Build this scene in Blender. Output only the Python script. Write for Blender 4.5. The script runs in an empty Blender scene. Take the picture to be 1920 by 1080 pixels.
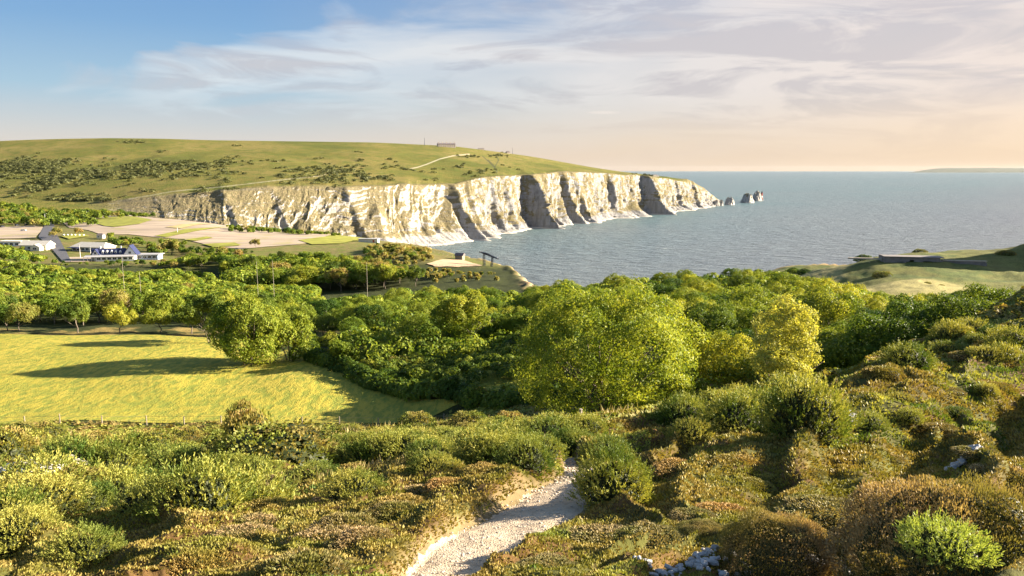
import bpy, bmesh, math, random
import numpy as np
from mathutils import Vector, geometry
SKYK = .165; EXPO = 2.35
rng = np.random.default_rng(7); random.seed(7)
sc = bpy.context.scene
COL = sc.collection
R = math.radians
# ------------------------------------------------------------------ camera
F = 1423.0; H = 100.0; TH = math.atan(222 / F); CT, ST = math.cos(TH), math.sin(TH)
cam = bpy.data.cameras.new('camera'); co = bpy.data.objects.new('camera', cam); COL.objects.link(co)
cam.sensor_width = 36; cam.lens = 36 * F / 1920; cam.clip_start = 0.1; cam.clip_end = 200000
co.location = (0, 0, H); co.rotation_euler = (math.pi / 2 - TH, 0, 0); sc.camera = co

def rs(x, y):
    """bearing ratio X/Y and slope (z-H)/Y of the sight line through a point of the photo"""
    a = (np.asarray(x, float) - 960) / F; b = (540 - np.asarray(y, float)) / F
    dy = CT + b * ST
    return a / dy, (b * CT - ST) / dy
def P(x, y, Y):
    A, s = rs(x, y); return Vector((float(A) * Y, Y, H + float(s) * Y))
def proj(X, Y, Z):
    dz = Z - H; dep = Y * CT - dz * ST
    return 960 + F * X / dep, 540 - F * (Y * ST + dz * CT) / dep

# ------------------------------------------------------------------ noise
def _hash(ix, iy, iz):
    h = (ix.astype(np.int64) * 374761393 + iy.astype(np.int64) * 668265263 + iz.astype(np.int64) * 2147483647 + 1013904223) & 0xffffffff
    h = ((h ^ (h >> 13)) * 1274126177) & 0xffffffff
    h = ((h ^ (h >> 16)) * 2246822519) & 0xffffffff
    return ((h ^ (h >> 15)) & 0xffffff) / float(0xffffff)
def vnoise(x, y, z=0.0):
    x = np.asarray(x, float); y = np.asarray(y, float) + 0 * x; z = np.asarray(z, float) + 0 * x
    ix, iy, iz = np.floor(x), np.floor(y), np.floor(z)
    fx, fy, fz = x - ix, y - iy, z - iz
    u, v, w = [t * t * t * (t * (t * 6 - 15) + 10) for t in (fx, fy, fz)]
    r = 0
    for dx in (0, 1):
        for dy in (0, 1):
            for dz in (0, 1):
                r = r + _hash(ix + dx, iy + dy, iz + dz) * (u if dx else 1 - u) * (v if dy else 1 - v) * (w if dz else 1 - w)
    return r * 2 - 1
def fbm(x, y, z=0.0, o=4, g=0.5):
    r = 0; a = 1; t = 0; x = np.asarray(x, float); y = np.asarray(y, float); z = np.asarray(z, float)
    for i in range(o):
        r = r + a * vnoise(x + 17.3 * i, y - 9.1 * i, z + 5.7 * i); t += a; a *= g; x, y, z = x * 2.03, y * 2.03, z * 2.03
    return r / t
def ridge(x, y, z=0.0, o=4):
    r = 0; a = 1; t = 0; x = np.asarray(x, float); y = np.asarray(y, float); z = np.asarray(z, float)
    for i in range(o):
        n = 1 - np.sqrt(vnoise(x + 31.7 * i, y + 3.3 * i, z) ** 2 + .003) * 1.6; r = r + a * n; t += a; a *= .5; x, y, z = x * 2.1, y * 2.1, z * 2.1
    return r / t
def ss(a, b, x):
    t = np.clip((np.asarray(x, float) - a) / (b - a), 0, 1); return t * t * (3 - 2 * t)

# ------------------------------------------------------------------ mesh helpers
def np_mesh(name, V, Fq, smooth=False):
    V = np.asarray(V, np.float32); Fq = np.asarray(Fq, np.int32); k = Fq.shape[1]
    me = bpy.data.meshes.new(name); me.vertices.add(len(V)); me.vertices.foreach_set('co', V.ravel())
    me.loops.add(Fq.size); me.loops.foreach_set('vertex_index', Fq.ravel())
    me.polygons.add(len(Fq)); me.polygons.foreach_set('loop_start', np.arange(0, Fq.size, k, dtype=np.int32))
    me.polygons.foreach_set('loop_total', np.full(len(Fq), k, np.int32))
    me.polygons.foreach_set('use_smooth', np.full(len(Fq), smooth, bool))
    me.update(calc_edges=True); return me
def grid_faces(nr, nc):
    i = np.arange(nr - 1)[:, None] * nc + np.arange(nc - 1)[None, :]
    return np.stack([i, i + 1, i + nc + 1, i + nc], -1).reshape(-1, 4)
def link(name, me, mats, parent=None):
    o = bpy.data.objects.new(name, me); COL.objects.link(o)
    if me is not None and not me.materials:
        for m in (mats if isinstance(mats, (list, tuple)) else [mats]): me.materials.append(m)
    if parent: o.parent = parent
    return o
def tag(o, label=None, cat=None, group=None, kind=None):
    if label: o['label'] = label
    if cat: o['category'] = cat
    if group: o['group'] = group
    if kind: o['kind'] = kind
    return o
def empty(name, loc, rz=0.0, label=None, cat=None, group=None):
    o = bpy.data.objects.new(name, None); COL.objects.link(o); o.location = loc; o.rotation_euler = (0, 0, rz)
    o.empty_display_size = .2
    return tag(o, label, cat, group)
def struct(name, me, m): return tag(link(name, me, m), kind='structure')
def copy_tree(root, loc, rz=0.0, scale=None, label=None, cat=None, group=None):
    r = root.copy(); COL.objects.link(r); r.location = loc; r.rotation_euler = (0, 0, rz)
    if scale is not None: r.scale = scale
    tag(r, label, cat, group)
    for ch in root.children:
        c = ch.copy(); COL.objects.link(c); c.parent = r
        for g in ch.children:
            d = g.copy(); COL.objects.link(d); d.parent = c
    return r

class MB:
    """collects boxes, prisms and tubes into one mesh"""
    def __init__(s): s.v = []; s.f = []
    def poly(s, pts, faces):
        n = len(s.v); s.v += [tuple(p) for p in pts]; s.f += [tuple(i + n for i in f) for f in faces]; return s
    def box(s, x0, x1, y0, y1, z0, z1):
        return s.poly([(x0, y0, z0), (x1, y0, z0), (x1, y1, z0), (x0, y1, z0), (x0, y0, z1), (x1, y0, z1), (x1, y1, z1), (x0, y1, z1)],
                      [(3, 2, 1, 0), (4, 5, 6, 7), (0, 1, 5, 4), (1, 2, 6, 5), (2, 3, 7, 6), (3, 0, 4, 7)])
    def gable(s, x0, x1, y0, y1, z0, z1, axis='x', hip=0.0, over=0.0):
        """pitched roof solid, ridge along axis"""
        if axis == 'x':
            x0 -= over; x1 += over; y0 -= over; y1 += over; m = (y0 + y1) / 2
            p = [(x0, y0, z0), (x1, y0, z0), (x1, y1, z0), (x0, y1, z0), (x0 + hip, m, z1), (x1 - hip, m, z1)]
            f = [(3, 2, 1, 0), (0, 1, 5, 4), (2, 3, 4, 5), (0, 4, 3), (1, 2, 5)]
        else:
            x0 -= over; x1 += over; y0 -= over; y1 += over; m = (x0 + x1) / 2
            p = [(x0, y0, z0), (x1, y0, z0), (x1, y1, z0), (x0, y1, z0), (m, y0 + hip, z1), (m, y1 - hip, z1)]
            f = [(3, 2, 1, 0), (0, 1, 4), (1, 2, 5, 4), (2, 3, 5), (3, 0, 4, 5)]
        return s.poly(p, f)
    def tube(s, pts, rad, n=6):
        pts = [Vector(p) for p in pts]; base = len(s.v); m = len(pts)
        for i, p in enumerate(pts):
            d = (pts[min(i + 1, m - 1)] - pts[max(i - 1, 0)]).normalized()
            u = d.cross(Vector((0, 0, 1)) if abs(d.z) < .9 else Vector((1, 0, 0))).normalized(); w = d.cross(u)
            r = rad[i] if isinstance(rad, (list, tuple)) else rad
            for k in range(n):
                a = 2 * math.pi * k / n; s.v.append(tuple(p + u * (math.cos(a) * r) + w * (math.sin(a) * r)))
        for i in range(m - 1):
            for k in range(n):
                k2 = (k + 1) % n
                s.f.append((base + i * n + k, base + i * n + k2, base + (i + 1) * n + k2, base + (i + 1) * n + k))
        s.f.append(tuple(base + k for k in reversed(range(n)))); s.f.append(tuple(base + (m - 1) * n + k for k in range(n)))
        return s
    def mesh(s, name, smooth=False):
        me = bpy.data.meshes.new(name); me.from_pydata(s.v, [], s.f); me.update()
        bm = bmesh.new(); bm.from_mesh(me); bmesh.ops.recalc_face_normals(bm, faces=bm.faces); bm.to_mesh(me); bm.free()
        if smooth: me.polygons.foreach_set('use_smooth', [True] * len(me.polygons))
        return me
    def build(s, name, mat, parent=None, smooth=False): return link(name, s.mesh(name, smooth), mat, parent)

# ------------------------------------------------------------------ materials
def newmat(name):
    m = bpy.data.materials.new(name); m.use_nodes = True; nt = m.node_tree; nt.nodes.clear()
    return m, nt
def N(nt, t, **kw):
    n = nt.nodes.new(t)
    for k, v in kw.items():
        if k.startswith('i_'):
            key = k[2:]; key = int(key) if key.isdigit() else key
            if hasattr(v, 'links') or isinstance(v, bpy.types.NodeSocket): nt.links.new(v, n.inputs[key])
            else: n.inputs[key].default_value = v
        else: setattr(n, k, v)
    return n
def L(nt, a, b): nt.links.new(a, b)
def c4(c): return (c[0], c[1], c[2], 1)
def math_(nt, op, a, b=None, clamp=False):
    n = nt.nodes.new('ShaderNodeMath'); n.operation = op; n.use_clamp = clamp
    for i, v in enumerate((a, b)):
        if v is None: continue
        if isinstance(v, (int, float)): n.inputs[i].default_value = v
        else: nt.links.new(v, n.inputs[i])
    return n.outputs[0]
def mix(nt, fac, a, b, blend='MIX'):
    n = nt.nodes.new('ShaderNodeMix'); n.data_type = 'RGBA'; n.blend_type = blend
    for i, v in ((0, fac), (6, a), (7, b)):
        if isinstance(v, (int, float)): n.inputs[i].default_value = v
        elif isinstance(v, tuple): n.inputs[i].default_value = c4(v)
        else: nt.links.new(v, n.inputs[i])
    return n.outputs[2]
def ramp(nt, fac, stops, interp='LINEAR'):
    n = nt.nodes.new('ShaderNodeValToRGB'); n.color_ramp.interpolation = interp; e = n.color_ramp.elements
    while len(e) > 1: e.remove(e[-1])
    e[0].position = stops[0][0]; e[0].color = c4(stops[0][1]) if isinstance(stops[0][1], tuple) else (stops[0][1],) * 3 + (1,)
    for p, c in stops[1:]:
        q = e.new(p); q.color = c4(c) if isinstance(c, tuple) else (c, c, c, 1)
    nt.links.new(fac, n.inputs[0]); return n.outputs[0]
def noise(nt, vec, scale, detail=4, rough=.55, dist=0.0):
    n = nt.nodes.new('ShaderNodeTexNoise'); n.inputs['Scale'].default_value = scale; n.inputs['Detail'].default_value = detail
    n.inputs['Roughness'].default_value = rough; n.inputs['Distortion'].default_value = dist
    nt.links.new(vec, n.inputs['Vector']); return n.outputs[0]
def wpos(nt, scale=(1, 1, 1), rot=(0, 0, 0)):
    g = nt.nodes.new('ShaderNodeNewGeometry'); m = nt.nodes.new('ShaderNodeMapping')
    m.inputs['Scale'].default_value = scale; m.inputs['Rotation'].default_value = rot
    nt.links.new(g.outputs['Position'], m.inputs['Vector']); return m.outputs[0]
def surf(nt, col, rough=.9, spec=.2, bump=None, bstr=.5, bdist=1.0, **kw):
    b = nt.nodes.new('ShaderNodeBsdfPrincipled'); b.inputs['Roughness'].default_value = rough; b.inputs['Specular IOR Level'].default_value = spec
    if isinstance(col, tuple): b.inputs['Base Color'].default_value = c4(col)
    else: nt.links.new(col, b.inputs['Base Color'])
    if bump is not None:
        bn = nt.nodes.new('ShaderNodeBump'); bn.inputs['Strength'].default_value = bstr; bn.inputs['Distance'].default_value = bdist
        nt.links.new(bump, bn.inputs['Height']); nt.links.new(bn.outputs[0], b.inputs['Normal'])
    for k, v in kw.items(): b.inputs[k].default_value = v
    o = nt.nodes.new('ShaderNodeOutputMaterial'); nt.links.new(b.outputs[0], o.inputs[0]); return b
def leaf_mat(name, c1, c2, c3=None, trans=.35, pscale=.5, objvar=.25):
    """leaf colour varies leaf by leaf, patch by patch and plant by plant"""
    m, nt = newmat(name)
    g = N(nt, 'ShaderNodeNewGeometry'); oi = N(nt, 'ShaderNodeObjectInfo')
    col = mix(nt, g.outputs['Random Per Island'], c1, c2)
    if c3:
        n = noise(nt, g.outputs['Position'], pscale, 3)
        col = mix(nt, ramp(nt, n, [(.45, 0.0), (.62, 1.0)]), col, c3)
    hs = N(nt, 'ShaderNodeHueSaturation'); L(nt, col, hs.inputs['Color'])
    L(nt, math_(nt, 'ADD', math_(nt, 'MULTIPLY', oi.outputs['Random'], -.05 * objvar / .25), .5 + .025 * objvar / .25), hs.inputs['Hue'])
    L(nt, math_(nt, 'ADD', math_(nt, 'MULTIPLY', oi.outputs['Random'], 2 * objvar), 1 - objvar), hs.inputs['Value'])
    d = N(nt, 'ShaderNodeBsdfPrincipled'); d.inputs['Roughness'].default_value = .5; d.inputs['Specular IOR Level'].default_value = .1
    t = N(nt, 'ShaderNodeBsdfTranslucent'); L(nt, hs.outputs[0], d.inputs['Base Color'])
    tc = mix(nt, 1.0, hs.outputs[0], (1.25, 1.15, .5), 'MULTIPLY'); L(nt, tc, t.inputs['Color'])
    mx = N(nt, 'ShaderNodeMixShader', i_0=trans); L(nt, d.outputs[0], mx.inputs[1]); L(nt, t.outputs[0], mx.inputs[2])
    o = N(nt, 'ShaderNodeOutputMaterial'); L(nt, mx.outputs[0], o.inputs[0]); return m
def plain(name, col, rough=.8, var=.15, scale=2.0, **kw):
    m, nt = newmat(name); v = wpos(nt)
    n = noise(nt, v, scale, 5)
    dark = tuple(c * (1 - var) for c in col); lite = tuple(min(1, c * (1 + var)) for c in col)
    surf(nt, ramp(nt, n, [(.3, dark), (.7, lite)]), rough, bump=n, bstr=.2, bdist=.05, **kw); return m

# ------------------------------------------------------------------ the lie of the land (near and middle ground)
G = [ # x, y in the photo and distance in metres: ground level, trees taken away
 (0,1080,9),(0,960,14),(0,870,28),(0,822,62),(300,1080,7.5),(300,960,13),(300,885,24),(300,830,50),(450,860,40),
 (600,1080,6.8),(600,960,12),(600,870,22),(600,835,36),(800,1080,6.6),(850,985,9.5),(850,880,16),(850,828,30),
 (1000,1080,6.4),(1000,965,10),(1080,905,12.5),(1050,850,19),(1050,805,32),(1150,905,12),(1200,1080,6.0),(1200,850,17.5),(1200,785,31),
 (1400,1080,5.6),(1400,960,9),(1400,850,16),(1400,775,28),(1600,1080,5.0),(1600,900,10),(1600,800,17.5),(1600,708,25.5),
 (1800,1080,4.6),(1800,900,9.6),(1800,760,19),(1800,622,36),(1700,672,30),(1920,1080,4.8),(1920,860,12),(1920,672,26),(1920,558,45),(2200,495,55),(2200,650,26),(2200,780,16),(2200,1000,6.0),
 (-400,1080,10),(-400,900,24),(-400,830,60),
 # hollow between the heath and the wood
 (1050,812,50),(1250,800,48),(1130,790,65),(1300,775,60),(1450,745,50),(1600,720,42),(1750,695,46),(1920,650,60),(2200,600,75),
 (850,806,52),(650,812,62),(1300,720,75),(1500,690,75),(1700,640,75),(1900,600,70),(2200,590,70),
 # field
 (-400,802,88),(0,802,88),(300,800,90),(552,801,91),(795,797,92),(850,790,90),(0,720,112),(300,716,112),(560,716,112),(-400,716,112),
 (480,682,127),(0,674,130),(0,627,158),(300,628,160),(450,640,152),(600,655,142),(-400,630,160),(700,710,115),(900,765,92),(970,770,85),
 # thicket and wood behind the field
 (850,730,100),(850,690,118),(700,675,125),(950,680,112),(1100,680,110),(700,630,160),(900,630,150),(1050,600,165),(1200,600,160),(1400,600,150),(1600,590,140),(1800,572,140),
 (0,612,195),(300,602,205),(-400,612,195),(600,600,205),(800,585,205),(0,560,300),(300,548,330),(600,565,290),(450,562,300),(-400,555,300),
 (0,512,400),(200,512,400),(480,545,390),(600,548,370),(720,540,370),(820,560,300),(900,575,240),(1000,572,240),(1200,560,225),(1400,552,220),
 # the bench of land above the bay
 (0,492,470),(180,490,470),(250,487,480),(330,492,470),(450,500,450),(560,480,500),(680,485,480),(740,478,480),(800,500,430),(860,496,450),(940,502,445),
 (700,460,580),(580,455,590),(450,452,600),(300,452,600),(100,450,590),(0,452,590),(-400,450,600),
 (600,440,690),(400,425,720),(200,424,720),(0,428,700),(-400,425,720),(300,409,820),(400,419,800),(400,420,860),(100,411,830),(0,402,830),(-400,400,830),(500,433,760),(500,434,840),(600,441,780),(600,446,860),(700,450,760),(700,456,840),(820,465,700),
 (0,385,900),(-400,382,900),(200,400,900),(300,410,900),(400,422,910),(550,438,910),
 # right hand headland
 (1480,520,250),(1480,508,275),(1560,528,205),(1560,500,240),(1620,500,245),(1650,556,165),(1750,550,165),(1920,565,150),(1700,533,182),(1800,530,186),(1920,545,178),
 (1600,530,198),(1700,505,205),(1850,508,205),(1920,500,210),(1640,482,232),(1750,480,228),(1850,478,228),(1920,470,235),(2200,480,230),(2200,545,170),
 (1750,474,260),(1900,470,270),(1300,545,250),(1150,552,260)]
G = np.array(G, float)
cA, cS = rs(G[:, 0], G[:, 1]); cU = np.stack([cA * 2.2, np.log(G[:, 2])], 1)
def _tpsk(d2): return .5 * d2 * np.log(d2 + 1e-9)
def _tps_fit(U, v, lam=2e-4):
    n = len(U); d2 = ((U[:, None] - U[None]) ** 2).sum(-1); K = _tpsk(d2) + lam * np.eye(n)
    Q = np.hstack([np.ones((n, 1)), U]); M = np.block([[K, Q], [Q.T, np.zeros((3, 3))]])
    return np.linalg.solve(M, np.concatenate([v, np.zeros(3)]))
TW = _tps_fit(cU, cS)
def slope_at(A, lnY):
    A = np.clip(A, -.95, .88); lnY = np.clip(lnY, 1.3, 6.82)
    out = np.zeros(A.shape); Af = A.ravel() * 2.2; Lf = lnY.ravel(); of = out.ravel()
    for i in range(0, len(Af), 20000):
        u = np.stack([Af[i:i + 20000], Lf[i:i + 20000]], 1)
        d2 = ((u[:, None] - cU[None]) ** 2).sum(-1)
        of[i:i + 20000] = _tpsk(d2) @ TW[:-3] + TW[-3] + u @ TW[-2:]
    return of.reshape(A.shape)
def in_poly(X, Y, poly):
    r = np.zeros(np.shape(X), bool); n = len(poly)
    for i in range(n):
        x0, y0 = poly[i]; x1, y1 = poly[(i + 1) % n]
        if y0 == y1: continue
        r ^= ((y0 > Y) != (y1 > Y)) & (X < (x1 - x0) * (Y - y0) / (y1 - y0) + x0)
    return r
def sdist(X, Y, poly):
    """signed distance, positive inside"""
    d = np.full(np.shape(X), 1e9); n = len(poly)
    for i in range(n):
        ax, ay = poly[i]; bx, by = poly[(i + 1) % n]; vx, vy = bx - ax, by - ay
        t = np.clip(((X - ax) * vx + (Y - ay) * vy) / (vx * vx + vy * vy + 1e-12), 0, 1)
        d = np.minimum(d, np.hypot(X - ax - t * vx, Y - ay - t * vy))
    return np.where(in_poly(X, Y, poly), d, -d)
def bear(x, Y, y=540): return (float(rs(x, y)[0]) * Y, Y)
COAST = [(-1500, -50), (-1500, 940), (-1500, 1200), bear(-100, 1200), bear(200, 1200), bear(300, 960), bear(600, 960, 440), bear(700, 900, 440), bear(745, 780, 450), bear(790, 655, 465), bear(828, 560, 480),
         bear(870, 515, 490), bear(905, 492, 490), bear(938, 470, 495), bear(962, 452, 510), bear(972, 420, 530), bear(985, 360, 540), bear(1010, 300, 540), bear(1060, 285), bear(1200, 272),
         bear(1380, 285), bear(1450, 300), bear(1500, 300), bear(1600, 285), bear(1900, 290), bear(2500, 290), (900, -50)]
FIELD = [bear(-700, 92, 800), bear(-400, 89.5, 800), bear(0, 90, 800), bear(300, 92, 800), bear(552, 93, 800), bear(795, 93.5, 797), bear(870, 95, 790), bear(815, 99, 772), bear(705, 111, 732), bear(600, 126, 700),
         bear(610, 142, 662), bear(540, 150, 645), bear(450, 154, 640), bear(300, 160, 630), bear(0, 158, 628), bear(-400, 160, 630), bear(-700, 160, 630)]
PATH = [(800,1110,6.1,.34),(835,1070,6.8,.40),(885,1020,8.0,.56),(955,972,9.4,.66),(1030,932,11.0,.72),(1075,902,12.6,.58),(1095,880,14.0,.36),(1080,864,16.0,.28),(1060,852,18.5,.22)]
def path_pts():
    p = np.array([[*bear(x, D, y), w] for x, y, D, w in PATH]); t = np.linspace(0, len(p) - 1, 90)
    k = np.arange(len(p)); q = np.stack([np.interp(t, k, p[:, i]) for i in range(3)], 1)
    for _ in range(6): q[1:-1] = (q[:-2] + 2 * q[1:-1] + q[2:]) / 4
    return q
PC = path_pts()
def path_d(X, Y):
    d = np.full(np.shape(X), 9.0)
    m = (Y < 22) & (np.abs(X) < 6)
    if m.any():
        xx = X[m]; yy = Y[m]; dd = np.sqrt((xx[:, None] - PC[None, :, 0]) ** 2 + (yy[:, None] - PC[None, :, 1]) ** 2) / PC[None, :, 2]
        d[m] = dd.min(1)
    return d
def base_z(X, Y):
    Yc = np.maximum(Y, 3.67); return H + Yc * slope_at(X / Yc, np.log(Yc))
def ground_z(X, Y):
    X = np.asarray(X, float); Y = np.asarray(Y, float)
    z = base_z(X, Y)
    fd = ss(-6, 3, sdist(X, Y, FIELD))
    near = 1 - ss(35, 70, Y)
    pd = path_d(X, Y); off = ss(.85, 1.35, pd)
    # heather terraces: ridges along the contour, running away to the right on the right slope and across on the left
    r = ss(-2.5, 2.5, X + .12 * Y - 1.0)
    wx = X + .5 * fbm(X * .5, Y * .5, 3.0, 3); wy = Y + .5 * fbm(X * .5, Y * .5, 9.0, 3)
    a1 = .50 * wx + .86 * wy; b1 = .86 * wx - .50 * wy
    a2 = .97 * wx + .22 * wy; b2 = -.22 * wx + .97 * wy
    sc_ = np.clip(Y / 9, .8, 1.7)
    h1 = ridge(a1 / (4.2 * sc_), b1 / (.95 * sc_), 1.0, 3); h2 = ridge(a2 / (2.4 * sc_), b2 / (.85 * sc_), 5.0, 3)
    hh = (h1 * r * 1.2 + h2 * (1 - r)) - .25
    hh = .75 * hh + .28 * ss(-.02, .5, hh)
    z = z + near * off * hh * (.40 - .05 * r) * sc_
    z = z + near * off * .06 * fbm(X * 2.2, Y * 2.2, 2.0, 3)
    z = z - .10 * (1 - off) + (1 - off) * .03 * fbm(X * 3, Y * 3, 0.0, 3)
    mid = ss(30, 60, Y) * (1 - fd) * (1 - ss(420, 480, Y) * (X < 0))
    z = z + mid * (.9 * fbm(X / 14, Y / 14, 0.0, 4) + .25 * fbm(X / 3, Y / 3, 1.0, 3))
    z = z + 26 * np.exp(-((X - 186) / 20) ** 2 - ((Y - 224) / 15) ** 2)  # added knoll out of view, shaped to throw shade on the headland slope
    gb = .72 * X - .69 * Y; gm = ss(7, 10, Y) * ss(30, 20, Y) * ss(2.5, 5, X)
    z = z - gm * .5 * np.exp(-((gb + 3.9 + .5 * fbm(X / 3, Y / 3, 7.0, 2)) / 1.25) ** 2) + gm * .35 * np.exp(-((gb + 6.6) / 1.0) ** 2) + gm * .35 * np.exp(-((gb + 1.6) / .9) ** 2)
    z = z + fd * .12 * fbm(X / 9, Y / 9, 0.0, 3)
    sd = sdist(X, Y, COAST) + 6 * fbm(X / 22, Y / 22, 4.0, 4) * (Y > 200)
    c = ss(-26, 2, sd)
    rug = 4.5 * ridge(X / 14, Y / 14, z / 20, 4) * np.exp(-((sd + 10) / 11) ** 2)
    return np.where(sd > 20, z, -6 + (z + 6) * c + rug * (sd < 6) * ss(6, 0, sd))
_LD = np.log(np.geomspace(3.2, 1100, 900))
def hit(x, y, dmin=3.2, dmax=1100):
    """where the sight line through a point of the photo meets the ground"""
    A, s = rs(x, y); D = np.exp(_LD); D = D[(D >= dmin) & (D <= dmax)]
    g = (ground_z(float(A) * D, D) - H) / D; k = np.nonzero(g >= float(s))[0]
    Y = D[k[0]] if len(k) else D[-1]
    X = float(A) * Y; return Vector((X, Y, float(ground_z(np.array([X]), np.array([Y]))[0])))
def gz(X, Y): return float(ground_z(np.array([float(X)]), np.array([float(Y)]))[0])

# ------------------------------------------------------------------ ground sheet
def build_ground():
    xs = np.concatenate([np.linspace(-1100, -80, 150), np.arange(-76, 2000, 3.2), np.linspace(2010, 3000, 120)])
    Ac = (xs - 960) / F; Ds = np.concatenate([np.geomspace(2.2, 60, 330), np.geomspace(60.8, 1000, 300)])
    X = Ac[None] * Ds[:, None]; Y = np.repeat(Ds[:, None], len(xs), 1); Z = ground_z(X, Y)
    return X, Y, Z
gX, gY, gZ = build_ground()
gme = np_mesh('ground', np.stack([gX, gY, gZ], -1).reshape(-1, 3), grid_faces(*gX.shape)[:, ::-1], True)
def zone_tint(X, Y, Z):
    """true surface colour of the ground by kind of cover"""
    n1 = fbm(X / 6, Y / 6, 3.0, 4); n2 = fbm(X * .7, Y * .7, 8.0, 3)
    def m_(a, b, t): return a + (b - a) * t[..., None]
    C = np.zeros(X.shape + (3,)) + np.array([.035, .042, .012])                      # scrub floor
    heath = m_(np.array([.095, .055, .020]) + 0 * C, np.array([.075, .075, .018]) + 0 * C, ss(-.25, .3, n2))
    C = m_(C, heath, 1 - ss(28, 48, Y))
    low = ss(430, 470, Y); grass = m_(np.array([.12, .13, .03]) + 0 * C, np.array([.16, .13, .05]) + 0 * C, ss(-.3, .3, n1))
    C = m_(C, grass, low)
    A = X / Y
    head = ss(.28, .34, A) * ss(150, 163, Y)
    C = m_(C, m_(np.array([.075, .095, .024]) + 0 * C, np.array([.13, .13, .035]) + 0 * C, ss(-.2, .25, n1 + .1)), head)
    clr = np.maximum(ss(1.15, .8, np.hypot((A - .53) / .085, (Y - 174) / 15) + .25 * n1), ss(1.1, .7, np.hypot((A - .405) / .045, (Y - 222) / 30) + .25 * n1))
    C = m_(C, np.array([.27, .235, .09]) + 0 * C, clr)
    wood = ss(150, 163, Y) * (1 - ss(175, 190, Y)) * (A < -.2)
    C = m_(C, np.array([.20, .15, .05]) + 0 * C, wood * ss(-.1, .2, n1))                              # bare reddish strip behind the field
    dz = np.gradient(Z, axis=0) / np.maximum(np.gradient(Y, axis=0), .01)
    sd = sdist(X, Y, COAST)
    cl = ss(4, -4, sd + 4 * n1) * (Y > 200)
    C = m_(C, m_(np.array([.34, .22, .11]) + 0 * C, np.array([.45, .36, .22]) + 0 * C, ss(-.3, .3, n1)), cl)
    pd = path_d(X, Y); C = m_(C, np.array([.16, .12, .06]) + 0 * C, ss(1.3, 1.1, pd))
    return C
tint = zone_tint(gX, gY, gZ).reshape(-1, 3)
ca = gme.color_attributes.new('cover', 'FLOAT_COLOR', 'POINT')
ca.data.foreach_set('color', np.concatenate([tint, np.ones((len(tint), 1))], 1).astype(np.float32).ravel())
m, nt = newmat('ground'); at = N(nt, 'ShaderNodeAttribute', attribute_name='cover'); wp = wpos(nt)
n1 = noise(nt, wp, 2.5, 6, .65); n2 = noise(nt, wp, .35, 5, .6)
col = mix(nt, 1.0, at.outputs['Color'], ramp(nt, n1, [(.3, .55), (.7, 1.4)]), 'MULTIPLY')
col = mix(nt, 1.0, col, ramp(nt, n2, [(.3, .75), (.7, 1.2)]), 'MULTIPLY')
surf(nt, col, .95, .1, n1, .7, .12); M_ground = m
struct('ground', gme, M_ground)

def patch(name, poly, step, off, mat, curved=None):
    """sheet laid on the ground inside a world outline"""
    pts = [Vector(p) for p in poly]; xs = [p[0] for p in poly]; ys = [p[1] for p in poly]
    ed = []; out = []
    for i in range(len(pts)):
        a, b = pts[i], pts[(i + 1) % len(pts)]; k = max(1, int((b - a).length / step))
        out += [a.lerp(b, j / k) for j in range(k)]
    nb = len(out); ed = [(i, (i + 1) % nb) for i in range(nb)]
    gx, gy = np.meshgrid(np.arange(min(xs), max(xs), step), np.arange(min(ys), max(ys), step))
    gx = gx + (rng.random(gx.shape) - .5) * step * .3; gy = gy + (rng.random(gx.shape) - .5) * step * .3
    k = sdist(gx, gy, poly) > step * .4; out += [Vector(q) for q in zip(gx[k], gy[k])]
    vs, es, fs, *_ = geometry.delaunay_2d_cdt(out, ed, [], 1, 1e-4)
    V = np.array([(v.x, v.y) for v in vs]); z = ground_z(V[:, 0], V[:, 1]) + off
    me = np_mesh(name, np.column_stack([V, z]), np.array([list(f) for f in fs if len(f) == 3]), True)
    return struct(name, me, mat)
def hp(pts, dmin=3.2, dmax=1100):
    return [(lambda h: (h.x, h.y))(hit(x, y, dmin, dmax)) for x, y in pts]

# meadow
m, nt = newmat('meadow_grass'); wp = wpos(nt); wps = wpos(nt, (1, .35, 1), (0, 0, .25))
a = noise(nt, wp, .045, 4); b = noise(nt, wps, 1.1, 6, .7); c = noise(nt, wp, 5.0, 3)
col = ramp(nt, a, [(.3, (.29, .25, .033)), (.5, (.37, .295, .042)), (.7, (.43, .33, .06))])
col = mix(nt, ramp(nt, b, [(.42, 0.0), (.56, .8)]), (.17, .19, .03), col)
surf(nt, col, .9, .15, math_(nt, 'ADD', b, math_(nt, 'MULTIPLY', c, .5)), .9, .3); M_meadow = m
patch('meadow', FIELD, 1.1, .10, M_meadow)

# chalk path: strip of small stones following the hollow between the heather banks
m, nt = newmat('chalk_gravel'); wp = wpos(nt)
vo = N(nt, 'ShaderNodeTexVoronoi'); vo.inputs['Scale'].default_value = 44; L(nt, wp, vo.inputs['Vector'])
n1 = noise(nt, wp, 9, 5, .7); n2 = noise(nt, wp, 1.3, 4)
col = ramp(nt, n2, [(.3, (.37, .285, .195)), (.65, (.50, .42, .32))])
col = mix(nt, ramp(nt, vo.outputs['Distance'], [(0.0, 0.0), (.55, .3)]), col, (.33, .25, .17))
col = mix(nt, ramp(nt, n1, [(.35, .5), (.5, 0.0)]), col, (.24, .17, .10))
surf(nt, col, .9, .15, math_(nt, 'SUBTRACT', n1, math_(nt, 'MULTIPLY', vo.outputs['Distance'], .5)), .7, .035); M_path = m
tt = np.linspace(-1, 1, 25); tang = np.gradient(PC[:, :2], axis=0); tang /= np.linalg.norm(tang, axis=1)[:, None]; nrm = np.stack([-tang[:, 1], tang[:, 0]], 1)
idx = np.linspace(0, len(PC) - 1, 260); ii = np.arange(len(PC))
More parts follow.
